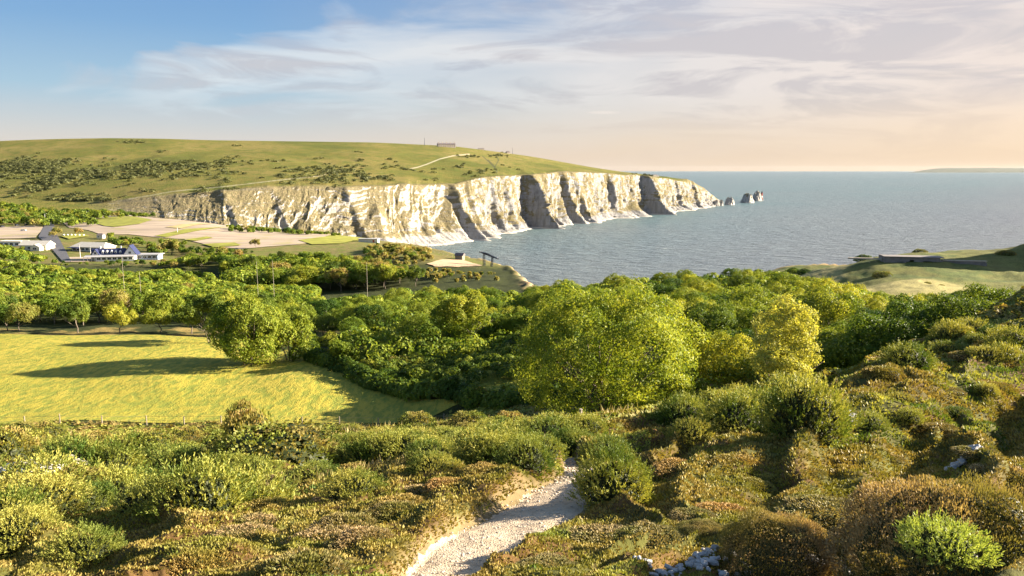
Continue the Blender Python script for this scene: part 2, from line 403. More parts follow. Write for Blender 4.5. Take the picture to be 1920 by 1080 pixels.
cx, cy, cw = [np.interp(idx, ii, PC[:, i]) for i in range(3)]; nx_, ny_ = [np.interp(idx, ii, nrm[:, i]) for i in range(2)]
wob = 1 + .16 * fbm(idx / 9, 0 * idx, 1.0, 3)
pX = cx[:, None] + nx_[:, None] * tt[None] * (cw * 1.02 * wob)[:, None]; pY = cy[:, None] + ny_[:, None] * tt[None] * (cw * 1.02 * wob)[:, None]
pZ = ground_z(pX, pY) + .035 - .05 * np.abs(tt)[None] ** 6 + .012 * fbm(pX * 9, pY * 9, 0.0, 3)
struct('path', np_mesh('path', np.stack([pX, pY, pZ], -1).reshape(-1, 3), grid_faces(*pX.shape), True), M_path)

# ------------------------------------------------------------------ chalk down with its sea cliffs
HT = [ # x, base(D,y or z), cliff top(D,y), cliff strength
 (-700,880,388,1000,362,0),(-200,880,390,990,367,0),(0,880,392,970,371,0),(140,885,400,940,376,0),(200,885,406,930,377,.12),(245,888,420,928,374,.35),(330,890,440,934,365,.6),(420,895,452,945,357,.8),
 (520,925,462,975,349,1),(650,955,468,1010,350,1),(760,1010,None,1075,346,1),(845,1098,None,1150,345,1),(900,1175,None,1215,333,1),(950,1260,None,1300,328,1),(1000,1352,None,1395,326,1),
 (1050,1430,None,1480,320,1),(1100,1510,None,1560,323,1),(1180,1674,None,1715,327,1),(1240,1824,None,1860,334,1),(1290,1960,None,1990,343,1),(1320,2060,None,2078,359,.8),(1350,2189,None,2193,377,.4)]
CR = [(-700,300,1500),(-300,280,1500),(0,264,1500),(100,260,1500),(200,259,1500),(300,260,1520),(400,263,1550),(700,267,1650),(850,274,1750),(950,287,1850),(1000,294,1900),(1050,303,1950),(1100,312,2000),(1150,320,2030),(1200,326,2040),(1250,332,2030),(1290,341,2030),(1320,357,2098),(1350,376,2203)]
HTa = np.array([[h[0], h[1], -999 if h[2] is None else h[2], h[3], h[4], h[5]] for h in HT], float); CRa = np.array(CR, float)
XC = np.concatenate([np.arange(-700, 180, 5.0), np.arange(180, 1240, 1.1), np.arange(1240, 1351, .7)])
def sm(x, xp, fp): return np.interp(x, xp, fp)
bD = sm(XC, HTa[:, 0], HTa[:, 1]); tD = sm(XC, HTa[:, 0], HTa[:, 3]); ty = sm(XC, HTa[:, 0], HTa[:, 4]); cst = sm(XC, HTa[:, 0], HTa[:, 5])
tyn = (2.2 + 4.5 * ss(1250, 1300, XC)) * fbm(XC / 26, 0 * XC, 2.0, 4) * cst
hz = []
for h in HT: hz.append(-3.0 if h[2] is None else H + float(rs(h[0], h[2])[1]) * h[1])
bz = sm(XC, HTa[:, 0], np.array(hz))
crD = sm(XC, CRa[:, 0], CRa[:, 2]); cry = sm(XC, CRa[:, 0], CRa[:, 1])
k = np.ones(41) / 41; cry = np.where((XC > -500) & (XC < 1200), np.convolve(np.pad(cry, 20, 'edge'), k, 'valid'), cry)
tA, tS = rs(XC, ty); tz = H + tS * tD; tzn = -tyn / F * tD; bA, _ = rs(XC, 440 + 0 * XC); kA, kS = rs(XC, cry); kz = H + kS * crD
B0 = np.stack([bA * bD, bD, bz], 1); T0 = np.stack([tA * tD, tD, tz], 1); K0 = np.stack([kA * crD, crD, kz], 1)
arc = np.concatenate([[0], np.cumsum(np.hypot(*np.diff(B0[:, :2], axis=0).T))]); s_of = lambda x: np.interp(x, XC, arc)
lin = np.stack([np.convolve(np.pad(B0[:, i], 60, 'edge'), np.ones(121) / 121, 'valid') for i in range(2)], 1)
tg = np.gradient(lin, axis=0); tg /= np.linalg.norm(tg, axis=1)[:, None]; out = np.stack([tg[:, 1], -tg[:, 0]], 1)   # towards the sea
NC_, NH = 96, 110
tc = np.linspace(0, 1, NC_) ** 1.0
th = np.linspace(0, 1, NH + 1)[1:] ** 1.25
tb = np.linspace(0, 1, 16)[1:]
def spurs(S, t):
    """how far the chalk stands out: sharp steps facing the camera that fade away from it, plus ribs and gullies"""
    p = 0 * S
    for x, h, w in [(300,4,30),(425,8,60),(520,6,60),(655,7,70),(842,20,70),(868,7,30),(918,9,50),(942,7,30),(980,38,60),(1012,6,30),(1050,17,60),(1066,12,50),(1142,9,70),(1203,38,60),(1216,9,25),(1268,9,40),(1300,10,25),(1322,8,18)]:
        sj = s_of(x) + (1 - t) * (18 if x > 800 else 26) - 9; u = (S - sj)
        u = u + 5 * fbm(S / 30, t * 3, x * 1.0, 3)
        p = p + h * ss(-5, 5, u) * np.exp(-np.clip(u, 0, None) / w)
    wv = S + (1 - t) * 22 + 42 * fbm(S / 90, t * .7, 11.0, 3) + 9 * fbm(S / 14, t * 2.5, 12.0, 3)
    rg = ridge(wv / 34, t * .8, 2.0, 4)
    am_ = .35 + 1.3 * ss(-.35, .45, fbm(S / 130, 0 * t, 21.0, 2))
    p = p + 5.0 * am_ * (rg - .4) + (3.6 + 2.4 * ss(s_of(850), s_of(900), S)) * (ridge(wv / 15, t * 1.6, 7.0, 5) - .4) + (3.4 + 1.4 * ss(s_of(850), s_of(900), S)) * fbm(wv / 9, t * 7, 3.0, 5, .62)
    st = t * 9 + 1.2 * fbm(S / 40, t * 2, 15.0, 3); p = p - 1.0 * (np.abs(st - np.round(st)) < .16) * ss(-.1, .25, fbm(S / 25, t * 5, 16.0, 3))
    return p
S2 = arc[:, None] + 0 * tc[None]; T2 = 0 * arc[:, None] + tc[None]
pr = spurs(S2, T2)
pr = pr * 1.5
talus = 26 * ss(.35, 0, T2) ** 2 * (.5 + .8 * ss(-.2, .5, fbm(S2 / 60, 0 * S2, 6.0, 3)))
for x, w, h in [(835, 45, 34), (800, 30, 18), (1180, 40, 24), (700, 40, 20), (580, 35, 15), (1040, 20, 14)]:
    cone = np.clip(1 - np.abs(S2 - s_of(x)) / w, 0, 1); talus = talus + h * cone * np.clip(1 - T2 / (.75 * cone + .02), 0, 1) ** .8
horiz = T2 ** 1.5 * .75 + .25 * T2
ledge = .035 * fbm(S2 / 40 + 5, T2 * 5, 1.0, 4)
amp = (cst * np.interp(XC, [600, 850], [.62, 1.0]))[:, None] * np.clip(.35 + .75 * (1 - T2) ** .6, 0, 1.1)
Cx = B0[:, None, 0] + (T0 - B0)[:, None, 0] * horiz + out[:, None, 0] * (pr * amp + talus * cst[:, None])
Cy = B0[:, None, 1] + (T0 - B0)[:, None, 1] * horiz + out[:, None, 1] * (pr * amp + talus * cst[:, None])
Cz = B0[:, None, 2] + (T0[:, 2] + tzn - B0[:, 2])[:, None] * np.clip(T2 + ledge * 4 * T2 * (1 - T2), 0, 1)
# hill above the cliff
Hh = th[None] + 0 * arc[:, None]; fade = np.exp(-Hh * np.hypot(*(K0 - T0)[:, :2].T)[:, None] / 35)
xu = np.arange(-700, 1351, 5.0); kg = np.exp(-np.linspace(-2.2, 2.2, 61) ** 2); kg /= kg.sum()
Ts = np.stack([np.interp(XC, xu, np.convolve(np.pad(np.interp(xu, XC, T0[:, i]), 30, 'reflect', reflect_type='odd'), kg, 'valid')) for i in range(3)], 1)
f2 = np.exp(-(Hh * np.hypot(*(K0 - T0)[:, :2].T)[:, None] / 110) ** 1.0)[..., None]
q = Ts[:, None] + (K0 - Ts)[:, None] * Hh[..., None]
q[..., 2] = Ts[:, None, 2] + (K0 - Ts)[:, None, 2] * (Hh ** .88)
q = q + (T0 - Ts)[:, None] * f2
off = (pr[:, -1] * amp[:, -1])[:, None] * fade
q[..., 0] += out[:, None, 0] * off; q[..., 1] += out[:, None, 1] * off
bulge = np.sin(np.pi * Hh)
q[..., 2] += tzn[:, None] * fade
q[..., 2] += bulge * (5.0 * fbm(q[..., 0] / 170, q[..., 1] / 240, 0.0, 4) + 1.2 * fbm(q[..., 0] / 30, q[..., 1] / 30, 3.0, 3))
# seaward back slope
bk = K0[:, None] + np.stack([0 * tb, 420 * tb, 0 * tb], 1)[None] * np.clip((XC[:, None, None] - 1380) / -300, .12, 1)
bk[..., 2] = K0[:, None, 2] * (1 - tb[None] ** 1.6) - 6 * tb[None] ** 1.6 + 1.5 * fbm(bk[..., 0] / 60, bk[..., 1] / 60, 1.0, 3) * (tb[None] > .1)
DV = np.concatenate([np.stack([Cx, Cy, Cz], -1), q, bk], 1); ncol, nrow = DV.shape[:2]
# cap at the seaward end
DV[-1, :, 2] = np.minimum(DV[-1, :, 2], -4)
dme = np_mesh('hills', DV.reshape(-1, 3), grid_faces(ncol, nrow)[:, ::-1], True)
DPX, DPY = proj(DV[..., 0], DV[..., 1], DV[..., 2])
row = np.arange(nrow)[None] + 0 * XC[:, None]
chalk = np.where(row < NC_, 1.0, 0.0) * (cst[:, None] > .05)
e = ss(0, 1, (row - NC_ + 3) / 6.0)
chalk = np.clip(cst[:, None] * 3, 0, 1) * np.maximum(1 - e, ss(1262, 1305, XC)[:, None])
at_ = dme.attributes.new('chalk', 'FLOAT', 'POINT'); at_.data.foreach_set('value', chalk.astype(np.float32).ravel())
# chalky foot paths worn on the down
def seg_d(px, py, pl):
    d = np.full(px.shape, 1e9)
    for (ax, ay), (bx, by) in zip(pl[:-1], pl[1:]):
        vx, vy = bx - ax, by - ay; t = np.clip(((px - ax) * vx + (py - ay) * vy) / (vx * vx + vy * vy), 0, 1); d = np.minimum(d, np.hypot(px - ax - t * vx, py - ay - t * vy))
    return d
pth = 0 * DPX
tracks = [[(770,316),(782,314),(800,308),(825,298),(850,292),(880,289)], [(200,382),(260,370),(330,358),(420,350),(520,338),(600,330),(640,318)], [(915,300),(925,310),(932,322)], [(928,313),(935,300),(930,292)], [(905,293),(918,305),(928,315)]]
for pl, w, st in zip(tracks, (1.2, 1.0, 1.6, 1.3, 1.3), (.6, .4, -1, -1, -1)):
    v = ss(w, w * .35, seg_d(DPX, DPY, pl)) * (row >= NC_ - 6)
    pth = np.where(np.abs(v) > np.abs(pth), v * st, pth)
cl_n = np.repeat(np.interp(XC, [230, 300, 800, 900], [1, 1, .9, 0])[:, None], nrow, 1)  # cleaner chalk, with sunlight painted in to brighten the left cliff
at_ = dme.attributes.new('clean_lit', 'FLOAT', 'POINT'); at_.data.foreach_set('value', cl_n.astype(np.float32).ravel())
at_ = dme.attributes.new('track', 'FLOAT', 'POINT'); at_.data.foreach_set('value', pth.astype(np.float32).ravel())
m, nt = newmat('chalk_down'); wp = wpos(nt); g = N(nt, 'ShaderNodeNewGeometry')
ac = N(nt, 'ShaderNodeAttribute', attribute_name='chalk'); atk = N(nt, 'ShaderNodeAttribute', attribute_name='track')
sx = N(nt, 'ShaderNodeSeparateXYZ'); L(nt, g.outputs['Normal'], sx.inputs[0])
a = noise(nt, wp, .0065, 5, .55, .3); b = noise(nt, wp, .06, 6, .65); c = noise(nt, wp, .5, 5, .7)
gr = ramp(nt, a, [(.36, (.090, .095, .018)), (.48, (.145, .130, .028)), (.60, (.185, .150, .044))])
gr = mix(nt, ramp(nt, b, [(.38, .75), (.55, 0.0)]), gr, (.085, .105, .016))
gr = mix(nt, ramp(nt, c, [(.34, .6), (.46, 0.0)]), gr, (.06, .065, .018))
gr = mix(nt, math_(nt, 'MAXIMUM', atk.outputs['Fac'], 0.0, True), gr, (.55, .50, .38))
gr = mix(nt, math_(nt, 'MULTIPLY', math_(nt, 'MINIMUM', atk.outputs['Fac'], 0.0), -.8, True), gr, (.05, .055, .03))
vs = wpos(nt, (1, 1, .16)); v1 = noise(nt, vs, .16, 6, .72, .4); v2 = noise(nt, wp, .028, 5, .6, .5); v3 = noise(nt, vs, .55, 5, .75)
ch = ramp(nt, v1, [(.30, (.13, .13, .13)), (.45, (.235, .23, .228)), (.62, (.345, .342, .342))])
ch = mix(nt, ramp(nt, v2, [(.45, 0.0), (.68, .38)]), ch, (.30, .27, .22))
ch = mix(nt, ramp(nt, v3, [(.32, .75), (.45, 0.0)]), ch, (.26, .22, .15))
acl = N(nt, 'ShaderNodeAttribute', attribute_name='clean_lit'); ch = mix(nt, math_(nt, 'MULTIPLY', acl.outputs['Fac'], .72), ch, (.47, .435, .385))
# turf and weeds where the chalk is not steep, and in patches
slp = ramp(nt, sx.outputs['Z'], [(.42, 0.0), (.72, 1.0)])
veg = math_(nt, 'ADD', math_(nt, 'MULTIPLY', slp, .75), math_(nt, 'MULTIPLY', ramp(nt, v2, [(.38, 1.0), (.52, 0.0)]), .45))
veg = math_(nt, 'ADD', veg, math_(nt, 'MULTIPLY', ramp(nt, b, [(.40, .5), (.6, -.3)]), 1.0))
zz = N(nt, 'ShaderNodeSeparateXYZ'); L(nt, wp, zz.inputs[0])
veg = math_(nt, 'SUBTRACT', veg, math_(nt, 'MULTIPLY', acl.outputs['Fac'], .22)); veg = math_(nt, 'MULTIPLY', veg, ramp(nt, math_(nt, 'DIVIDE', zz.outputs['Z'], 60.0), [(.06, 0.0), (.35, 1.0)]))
vegm = ramp(nt, veg, [(.42, 0.0), (.62, .85)])
ch = mix(nt, vegm, ch, mix(nt, ramp(nt, c, [(.4, 0.0), (.6, 1.0)]), (.13, .115, .03), (.24, .18, .075)))
bed = noise(nt, wpos(nt, (.012, .012, .9), (.05, .03, 0)), .55, 3, .6); ch = mix(nt, ramp(nt, bed, [(.40, .25), (.47, 0.0)]), ch, (.20, .19, .18))
hgt = math_(nt, 'ADD', math_(nt, 'MULTIPLY', v1, 3.0), math_(nt, 'MULTIPLY', v3, 1.2))
hh = mix(nt, ac.outputs['Fac'], math_(nt, 'MULTIPLY', c, .8), hgt)
col = mix(nt, ac.outputs['Fac'], gr, ch)
surf(nt, col, .92, .12, hh, .9, 2.4); M_down = m
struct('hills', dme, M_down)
def down_at(x, y, lo=NC_):
    d = (DPX[:, lo:nrow - 14] - x) ** 2 + (DPY[:, lo:nrow - 14] - y) ** 2; i, j = np.unravel_index(np.argmin(d), d.shape)
    return Vector(DV[i, j + lo])

# beach of chalk rubble under the cliffs
zi = np.argmax(DV[:, :NC_, 2] > .4, axis=1); sel = XC > 770; bi = np.nonzero(sel)[0][::2]
E = DV[bi, zi[bi]]; o2 = out[bi]; wd = (4.5 + 3 * fbm(arc[bi] / 25, 0 * arc[bi], 1.0, 3)) * np.clip(cst[bi] * 1.2, .4, 1)
w5 = np.array([-6, 0, .35, .7, 1.0]); zb = np.array([1.8, 1.5, 1.0, .5, -.6])
BV = np.stack([np.stack([E[:, 0] + o2[:, 0] * (w * wd if w > 0 else w), E[:, 1] + o2[:, 1] * (w * wd if w > 0 else w), z + .35 * fbm(arc[bi] / 2, 0 * wd + w * 5, 0.0, 3)], -1) for w, z in zip(w5, zb)], 1)
struct('beach', np_mesh('beach', BV.reshape(-1, 3), grid_faces(*BV.shape[:2])[:, ::-1], True), plain('beach_chalk', (.44, .40, .34), .9, .25, .8))

# ------------------------------------------------------------------ sea
m, nt = newmat('sea'); wp = wpos(nt)
w1 = wpos(nt, (1, 1, 1), (0, 0, R(28)))
mp = N(nt, 'ShaderNodeMapping'); L(nt, w1, mp.inputs['Vector']); mp.inputs['Scale'].default_value = (.35, 1.0, 1.0)
s1 = noise(nt, mp.outputs[0], .075, 4, .6, .2); s2 = noise(nt, mp.outputs[0], .38, 5, .68, .3); s3 = noise(nt, mp.outputs[0], .013, 5, .65)
big = noise(nt, wp, .0022, 4, .5)
sp = N(nt, 'ShaderNodeSeparateXYZ'); L(nt, wp, sp.inputs[0])
shore = ramp(nt, math_(nt, 'DIVIDE', math_(nt, 'SUBTRACT', sp.outputs['Y'], math_(nt, 'MULTIPLY', sp.outputs['X'], 1.2)), 2200.0), [(0.05, 0.0), (.62, 1.0)])
col = mix(nt, shore, (.130, .140, .160), (.098, .155, .165))
col = mix(nt, ramp(nt, big, [(.4, 0.0), (.62, .6)]), col, (.135, .16, .17))
foam = math_(nt, 'MULTIPLY', ramp(nt, s1, [(.66, 0.0), (.70, 1.0)]), ramp(nt, s3, [(.5, 0.0), (.6, 1.0)]))
foam = math_(nt, 'MULTIPLY', foam, ramp(nt, s2, [(.45, 0.0), (.55, 1.0)]))
s5 = noise(nt, mp.outputs[0], .16, 5, .7, .5); col = mix(nt, 1.0, col, ramp(nt, s5, [(.35, .62), (.5, 1.0), (.66, 1.45)]), 'MULTIPLY')
col = mix(nt, foam, col, (.75, .75, .72))
s4 = noise(nt, mp.outputs[0], 1.1, 4, .6)
hgt = math_(nt, 'ADD', math_(nt, 'MULTIPLY', s1, 1.6), math_(nt, 'ADD', math_(nt, 'MULTIPLY', s2, .6), math_(nt, 'MULTIPLY', s4, .22)))
bs = surf(nt, col, .34, .42, hgt, 1.0, 5.0); bs.inputs['IOR'].default_value = 1.33
M_sea = m
me = bpy.data.meshes.new('sea'); S = 45000; me.from_pydata([(-S, -S, 0), (S, -S, 0), (S, S, 0), (-S, S, 0)], [], [(0, 1, 2, 3)]); struct('water', me, M_sea)

# far coast on the horizon
fx = np.linspace(1640, 2600, 160); FV = []
for j, (dd, hf) in enumerate([(0, 0), (250, .5), (900, 1), (2500, .7), (4000, 0)]):
    D = 26000 + dd; A = (fx - 960) / F; hgt_ = (70 + 75 * ss(1700, 1760, fx) + 35 * fbm(fx / 45, 0 * fx, 2.0, 3) + 18 * ss(1760, 1900, fx)) * ss(1690, 1725, fx) * hf
    hgt_ = hgt_ * (1.0 if j else 0); FV.append(np.stack([A * D, 0 * A + D, hgt_ - 3], -1))
FV = np.stack(FV, 0); struct('hills_far', np_mesh('hills_far', FV.reshape(-1, 3), grid_faces(*FV.shape[:2]), True), plain('far_land', (.10, .11, .08), .9, .1, .001))

# ------------------------------------------------------------------ foliage
def unit(v): return v / (np.linalg.norm(v, axis=-1, keepdims=True) + 1e-9)
def rdir(n, r=rng): return unit(r.normal(size=(n, 3)))
def flat_leaves(C, Nn, L_, W_, jit=.7, r=rng):
    """rhombic leaf sprays lying roughly along the surface they grow from"""
    n = len(C); nn = unit(Nn + jit * rdir(n, r)); t = unit(np.cross(nn, rdir(n, r))); b = np.cross(nn, t)
    l = (L_ * (.65 + .7 * r.random(n)))[:, None]; w_ = (W_ * (.65 + .7 * r.random(n)))[:, None]
    return np.stack([C - t * l, C + b * w_, C + t * l, C - b * w_], 1)
def blades(C, D_, L_, W_, jit=.5, r=rng):
    """spines and shoots that point outwards"""
    n = len(C); d = unit(D_ + jit * rdir(n, r)); b = unit(np.cross(d, rdir(n, r)))
    l = (L_ * (.6 + .8 * r.random(n)))[:, None]; w_ = W_ * (.7 + .6 * r.random(n))[:, None] if np.ndim(W_) == 0 else (W_ * (.7 + .6 * r.random(n)))[:, None]
    return np.stack([C, C + d * l * .45 + b * w_, C + d * l, C + d * l * .45 - b * w_], 1)
def quads_mesh(name, Q, n0=None):
    V = Q.reshape(-1, 3); me = np_mesh(name, V, np.arange(len(V)).reshape(-1, 4))
    if n0 is not None: me.polygons.foreach_set('material_index', (np.arange(len(Q)) >= n0).astype(np.int32))
    return me
def lobed(seed, rx, ry, rz, cz, nl, n, lr=(.24, .44), low=-.35, top=0.0):
    """points and outward directions on the skin of a many-lobed crown"""
    r = np.random.default_rng(seed); d = rdir(nl, r); d[:, 2] = np.where(d[:, 2] < low, -d[:, 2], d[:, 2])
    k = (.32 + .56 * r.random(nl) ** .8)[:, None]; c = d * k * np.array([rx, ry, rz]); rad = (lr[0] + (lr[1] - lr[0]) * r.random(nl)) * min(rx, ry, rz * 1.2) * (1.3 - .62 * k[:, 0])
    wt = rad ** 2; j = r.choice(nl, n * 3, p=wt / wt.sum()); u = rdir(n * 3, r); u[:, 2] += .25; u = unit(u)
    bump = 1 + .16 * vnoise(u[:, 0] * 3 + j, u[:, 1] * 3, u[:, 2] * 3)
    p = c[j] + u * (rad[j] * bump * (1 - .25 * r.random(n * 3) ** 3))[:, None]
    dd = np.min(np.linalg.norm(p[:, None] - c[None], axis=-1) / rad[None] + 9 * (np.arange(nl)[None] == j[:, None]), axis=1)
    sc0 = 5.5 / max(rx, rz); keep = (dd > .72) & (vnoise(p[:, 0] * sc0 + seed, p[:, 1] * sc0, p[:, 2] * sc0) > -.42); p, u = p[keep][:n], u[keep][:n]
    return p + np.array([0, 0, cz]), unit(u + .35 * unit(p / np.array([rx, ry, rz])))
M_bark = plain('bark', (.16, .13, .10), .9, .35, 3)
M_twig = plain('dead_twigs', (.24, .19, .13), .9, .3, 3)
Y1, Y2 = (.13, .185, .020), (.37, .385, .055)
M_leaf = leaf_mat('leaves_spring', Y1, Y2, (.095, .15, .016), .40, .12, .24)
M_leafp = leaf_mat('leaves_pale', (.26, .29, .05), (.52, .50, .12), None, .4, .12, .1)
M_leafh = leaf_mat('leaves_big_tree', (.16, .22, .02), (.39, .405, .055), (.13, .185, .02), .4, .35, .0)
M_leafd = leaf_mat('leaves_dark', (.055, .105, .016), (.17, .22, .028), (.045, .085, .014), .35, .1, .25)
M_leafb = leaf_mat('leaves_bronze', (.20, .16, .05), (.36, .30, .09), (.20, .22, .04), .35, .2, .2)
M_gorse = leaf_mat('gorse_shoots', (.15, .18, .030), (.44, .42, .10), (.085, .13, .022), .25, .8, .22)
M_gorseb = leaf_mat('gorse_bright', (.22, .28, .05), (.40, .44, .12), None, .35, 1, .1)
M_heath = leaf_mat('heather_sprigs', (.17, .11, .03), (.47, .33, .11), (.22, .195, .04), .2, .9, .2)
M_heath2 = leaf_mat('heather_dry', (.17, .12, .05), (.44, .34, .17), (.17, .16, .045), .25, 1.5, .15)
M_bram = leaf_mat('bramble_leaves', (.075, .11, .018), (.26, .27, .05), (.26, .20, .065), .3, .6, .25)
M_inner = leaf_mat('dead_inner_shade', (.022, .032, .010), (.05, .055, .018), None, .1, 1, .1)  # dead growth inside, coloured extra dark to paint shade into the gaps
M_bloss = plain('blossom', (.72, .68, .58), .8, .1, 8)

def limb_tree(h, rc, seed, stems=1, r0=.16, low=.3):
    r = random.Random(seed); mb = MB()
    for s_ in range(stems):
        a = r.random() * 6.28; lean = (0 if stems == 1 else .28 + .25 * r.random()) * h * .6
        bx, by = (0, 0) if stems == 1 else (math.cos(a) * .35 * rc * .3, math.sin(a) * .35 * rc * .3)
        pts = [(bx, by, -.4)]; zt = h * .72
        for i in range(1, 5):
            f = i / 4; pts.append((bx + math.cos(a) * lean * f + r.uniform(-.1, .1), by + math.sin(a) * lean * f + r.uniform(-.1, .1), zt * f))
        rr = r0 * (1 if stems == 1 else .62); mb.tube(pts, [rr, rr * .8, rr * .62, rr * .42, rr * .15], 7)
        for k in range(5 if stems == 1 else 3):
            f = low + (.9 - low) * k / 4; i = min(3, int(f * 4)); p = Vector(pts[i]).lerp(Vector(pts[i + 1]), f * 4 - i); b = r.random() * 6.28; le = rc * (.75 - .3 * f)
            q1 = p + Vector((math.cos(b) * le * .5, math.sin(b) * le * .5, le * .35)); q2 = p + Vector((math.cos(b) * le, math.sin(b) * le, le * .75))
            mb.tube([p, q1, q2], [rr * .5, rr * .32, rr * .08], 5)
    return mb.mesh('trunk', True)
def tree_proto(name, seed, h, rc, n, leaf, mat, stems=1, rz=None, nl=22, loc=(0, 0, -500), low=-.35, r0=.16, cz=None, asp=.5, jit=.9):
    rz = rz or h * .42; cz = cz if cz is not None else h - rz * 1.02
    root = empty(name, loc); link('trunk', limb_tree(h, rc, seed, stems, r0), M_bark, root)
    p, u = lobed(seed, rc, rc, rz, cz, nl, n, low=low); r = np.random.default_rng(seed + 50)
    # upright sprays that break the outline
    k = int(n * .2); j = r.integers(0, len(p), k)
    Q = np.concatenate([flat_leaves(p, u, leaf, leaf * asp, jit, r), flat_leaves(p[j] + u[j] * (.4 + 1.1 * r.random((k, 1))) * leaf * 2, u[j], leaf * .8, leaf * asp * .8, 1.2, r)])
    link('crown', quads_mesh('crown', Q), mat, root); return root
def dome_pts(seed, n, rz=.8, lumps=9, under=.0):
    r = np.random.default_rng(seed); u = rdir(n, r); u[:, 2] = np.abs(u[:, 2]) - under; u = unit(u)
    k = 1 + .15 * vnoise(u[:, 0] * 2.3 + seed, u[:, 1] * 2.3, u[:, 2] * 2.3) + .10 * vnoise(u[:, 0] * 6 + seed, u[:, 1] * 6, u[:, 2] * 6)
    p = u * k[:, None] * np.array([1, 1, rz]); return p, u, r
def gorse_proto(name, seed, shoots, per, mat, sl=.20, bw=.013, rz=.85):
    p, u, r = dome_pts(seed, shoots, rz, under=.12); p = p * (.80 + .2 * r.random((shoots, 1)))
    d = unit(u + np.array([0, 0, .55]) + .35 * rdir(shoots, r)); l = sl * (.6 + .9 * r.random(shoots))
    f = np.repeat(np.linspace(0, 1, per)[None], shoots, 0); C = p[:, None] + d[:, None] * (l[:, None] * f)[..., None]
    D_ = np.repeat(d[:, None], per, 1).reshape(-1, 3); Q = blades(C.reshape(-1, 3), D_, sl * .34, bw, .75, r)
    # dead inner growth, its colour darkened to stand for shade between the shoots
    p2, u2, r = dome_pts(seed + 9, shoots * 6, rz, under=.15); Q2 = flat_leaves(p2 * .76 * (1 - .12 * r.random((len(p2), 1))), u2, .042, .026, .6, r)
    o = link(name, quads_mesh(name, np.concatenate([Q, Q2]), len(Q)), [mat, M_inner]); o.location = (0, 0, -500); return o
def dome_proto(name, seed, n, L_, W_, mat, rz=.62, spiky=True, jit=.6):
    p, u, r = dome_pts(seed, n, rz, under=.1); p = p * (.90 + .10 * r.random((n, 1)))
    Q = blades(p, u + np.array([0, 0, .4]), L_, W_, jit, r) if spiky else flat_leaves(p, u, L_, W_, jit, r)
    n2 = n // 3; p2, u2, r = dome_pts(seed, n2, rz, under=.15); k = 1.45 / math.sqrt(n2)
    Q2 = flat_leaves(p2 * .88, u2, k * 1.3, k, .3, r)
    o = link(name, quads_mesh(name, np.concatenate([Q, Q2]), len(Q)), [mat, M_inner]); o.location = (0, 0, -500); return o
used = set()
def put(src, loc, rz, s, label, cat, group=None, mat=None):
    if src.name not in used and src.location.z < -400:
        used.add(src.name); o = src; o.location = loc; o.rotation_euler = (0, 0, rz); o.scale = s; tag(o, label, cat, group)
    else: o = copy_tree(src, loc, rz, s, label, cat, group)
    return o
def sc3(s, j=.12): return (s * random.uniform(1 - j, 1 + j), s * random.uniform(1 - j, 1 + j), s * random.uniform(1 - j, 1 + j))

# unit trees: height 1 so that the scale is the height in metres
def T(name, seed, n, leaf, mat, **k):
    return tree_proto(name, seed, 1.0, k.pop('rc', .52), n, leaf, mat, r0=k.pop('r0', .022), **k)
WOOD = [T('broadleaf_tree', 11, 5400, .027, M_leaf), T('broadleaf_tree', 12, 5400, .027, M_leaf, rc=.58, nl=20), T('broadleaf_tree', 13, 5400, .026, M_leaf, rc=.5, rz=.46, nl=13),
        T('broadleaf_tree', 14, 5000, .027, M_leafd, rc=.55), T('broadleaf_tree', 15, 4200, .026, M_leafb, rc=.54, nl=18)]
FARW = [T('distant_tree', 21, 900, .065, M_leaf, nl=9), T('distant_tree', 22, 900, .065, M_leafd, nl=9), T('distant_tree', 23, 800, .065, M_leafb, nl=9)]
MIDW = [T('scrub_tree', 31, 11500, .017, M_leaf, rc=.62, rz=.5, nl=26), T('scrub_tree', 32, 11500, .017, M_leaf, rc=.58, rz=.48, nl=22), T('scrub_tree', 33, 11000, .017, M_leafd, rc=.64, rz=.5, nl=24)]
BUSH = [dome_proto('thicket_bush', 41, 5200, .042, .024, M_leaf, .85, False), dome_proto('thicket_bush', 42, 5200, .042, .023, M_leafd, .9, False), dome_proto('thicket_bush', 43, 3000, .06, .022, M_bram, .8, True)]
GOR = [gorse_proto('gorse_bush', 51, 620, 13, M_gorse), gorse_proto('gorse_bush', 52, 560, 13, M_gorse, rz=.95), gorse_proto('gorse_bush', 53, 640, 12, M_gorse, rz=.7)]

def place_trees(protos, zones, cat, seed):
    r = random.Random(seed)
    for (x0, x1, D0, D1, n, h0, h1, wts, label, group, sky_, mind) in zones:
        got = []; tries = 0
        while len(got) < n and tries < n * 60:
            tries += 1; x = r.uniform(x0, x1); D = math.exp(r.uniform(math.log(D0), math.log(D1)))
            A = float(rs(x, 560)[0]); X, Y = A * D, D
            if any((X - a) ** 2 + (Y - b) ** 2 < mind ** 2 for a, b in got): continue
            z = gz(X, Y); h = r.uniform(h0, h1)
            if z < 3 or float(sdist(np.array([X]), np.array([Y]), FIELD)[0]) > -h1 * .35: continue
            if sky_ is not None:
                yl = float(np.interp(x, [q[0] for q in sky_], [q[1] for q in sky_])) + r.uniform(-3, 7)
                hm = H + float(rs(x, yl)[1]) * D - z
                if hm < h0 * .45: continue
                h = min(h, hm)
            got.append((X, Y)); k = r.choices(range(len(protos)), wts)[0]
            put(protos[k], (X, Y, z - .25), r.random() * 6.28, sc3(h, .1), label[k] if isinstance(label, list) else label, cat, group)
SK1 = [(600,560),(700,545),(780,528),(850,518),(920,525),(985,536),(1050,522),(1130,514),(1250,506),(1350,503),(1420,500),(1470,508),(1530,522),(1600,535),(1660,552),(1720,575)]
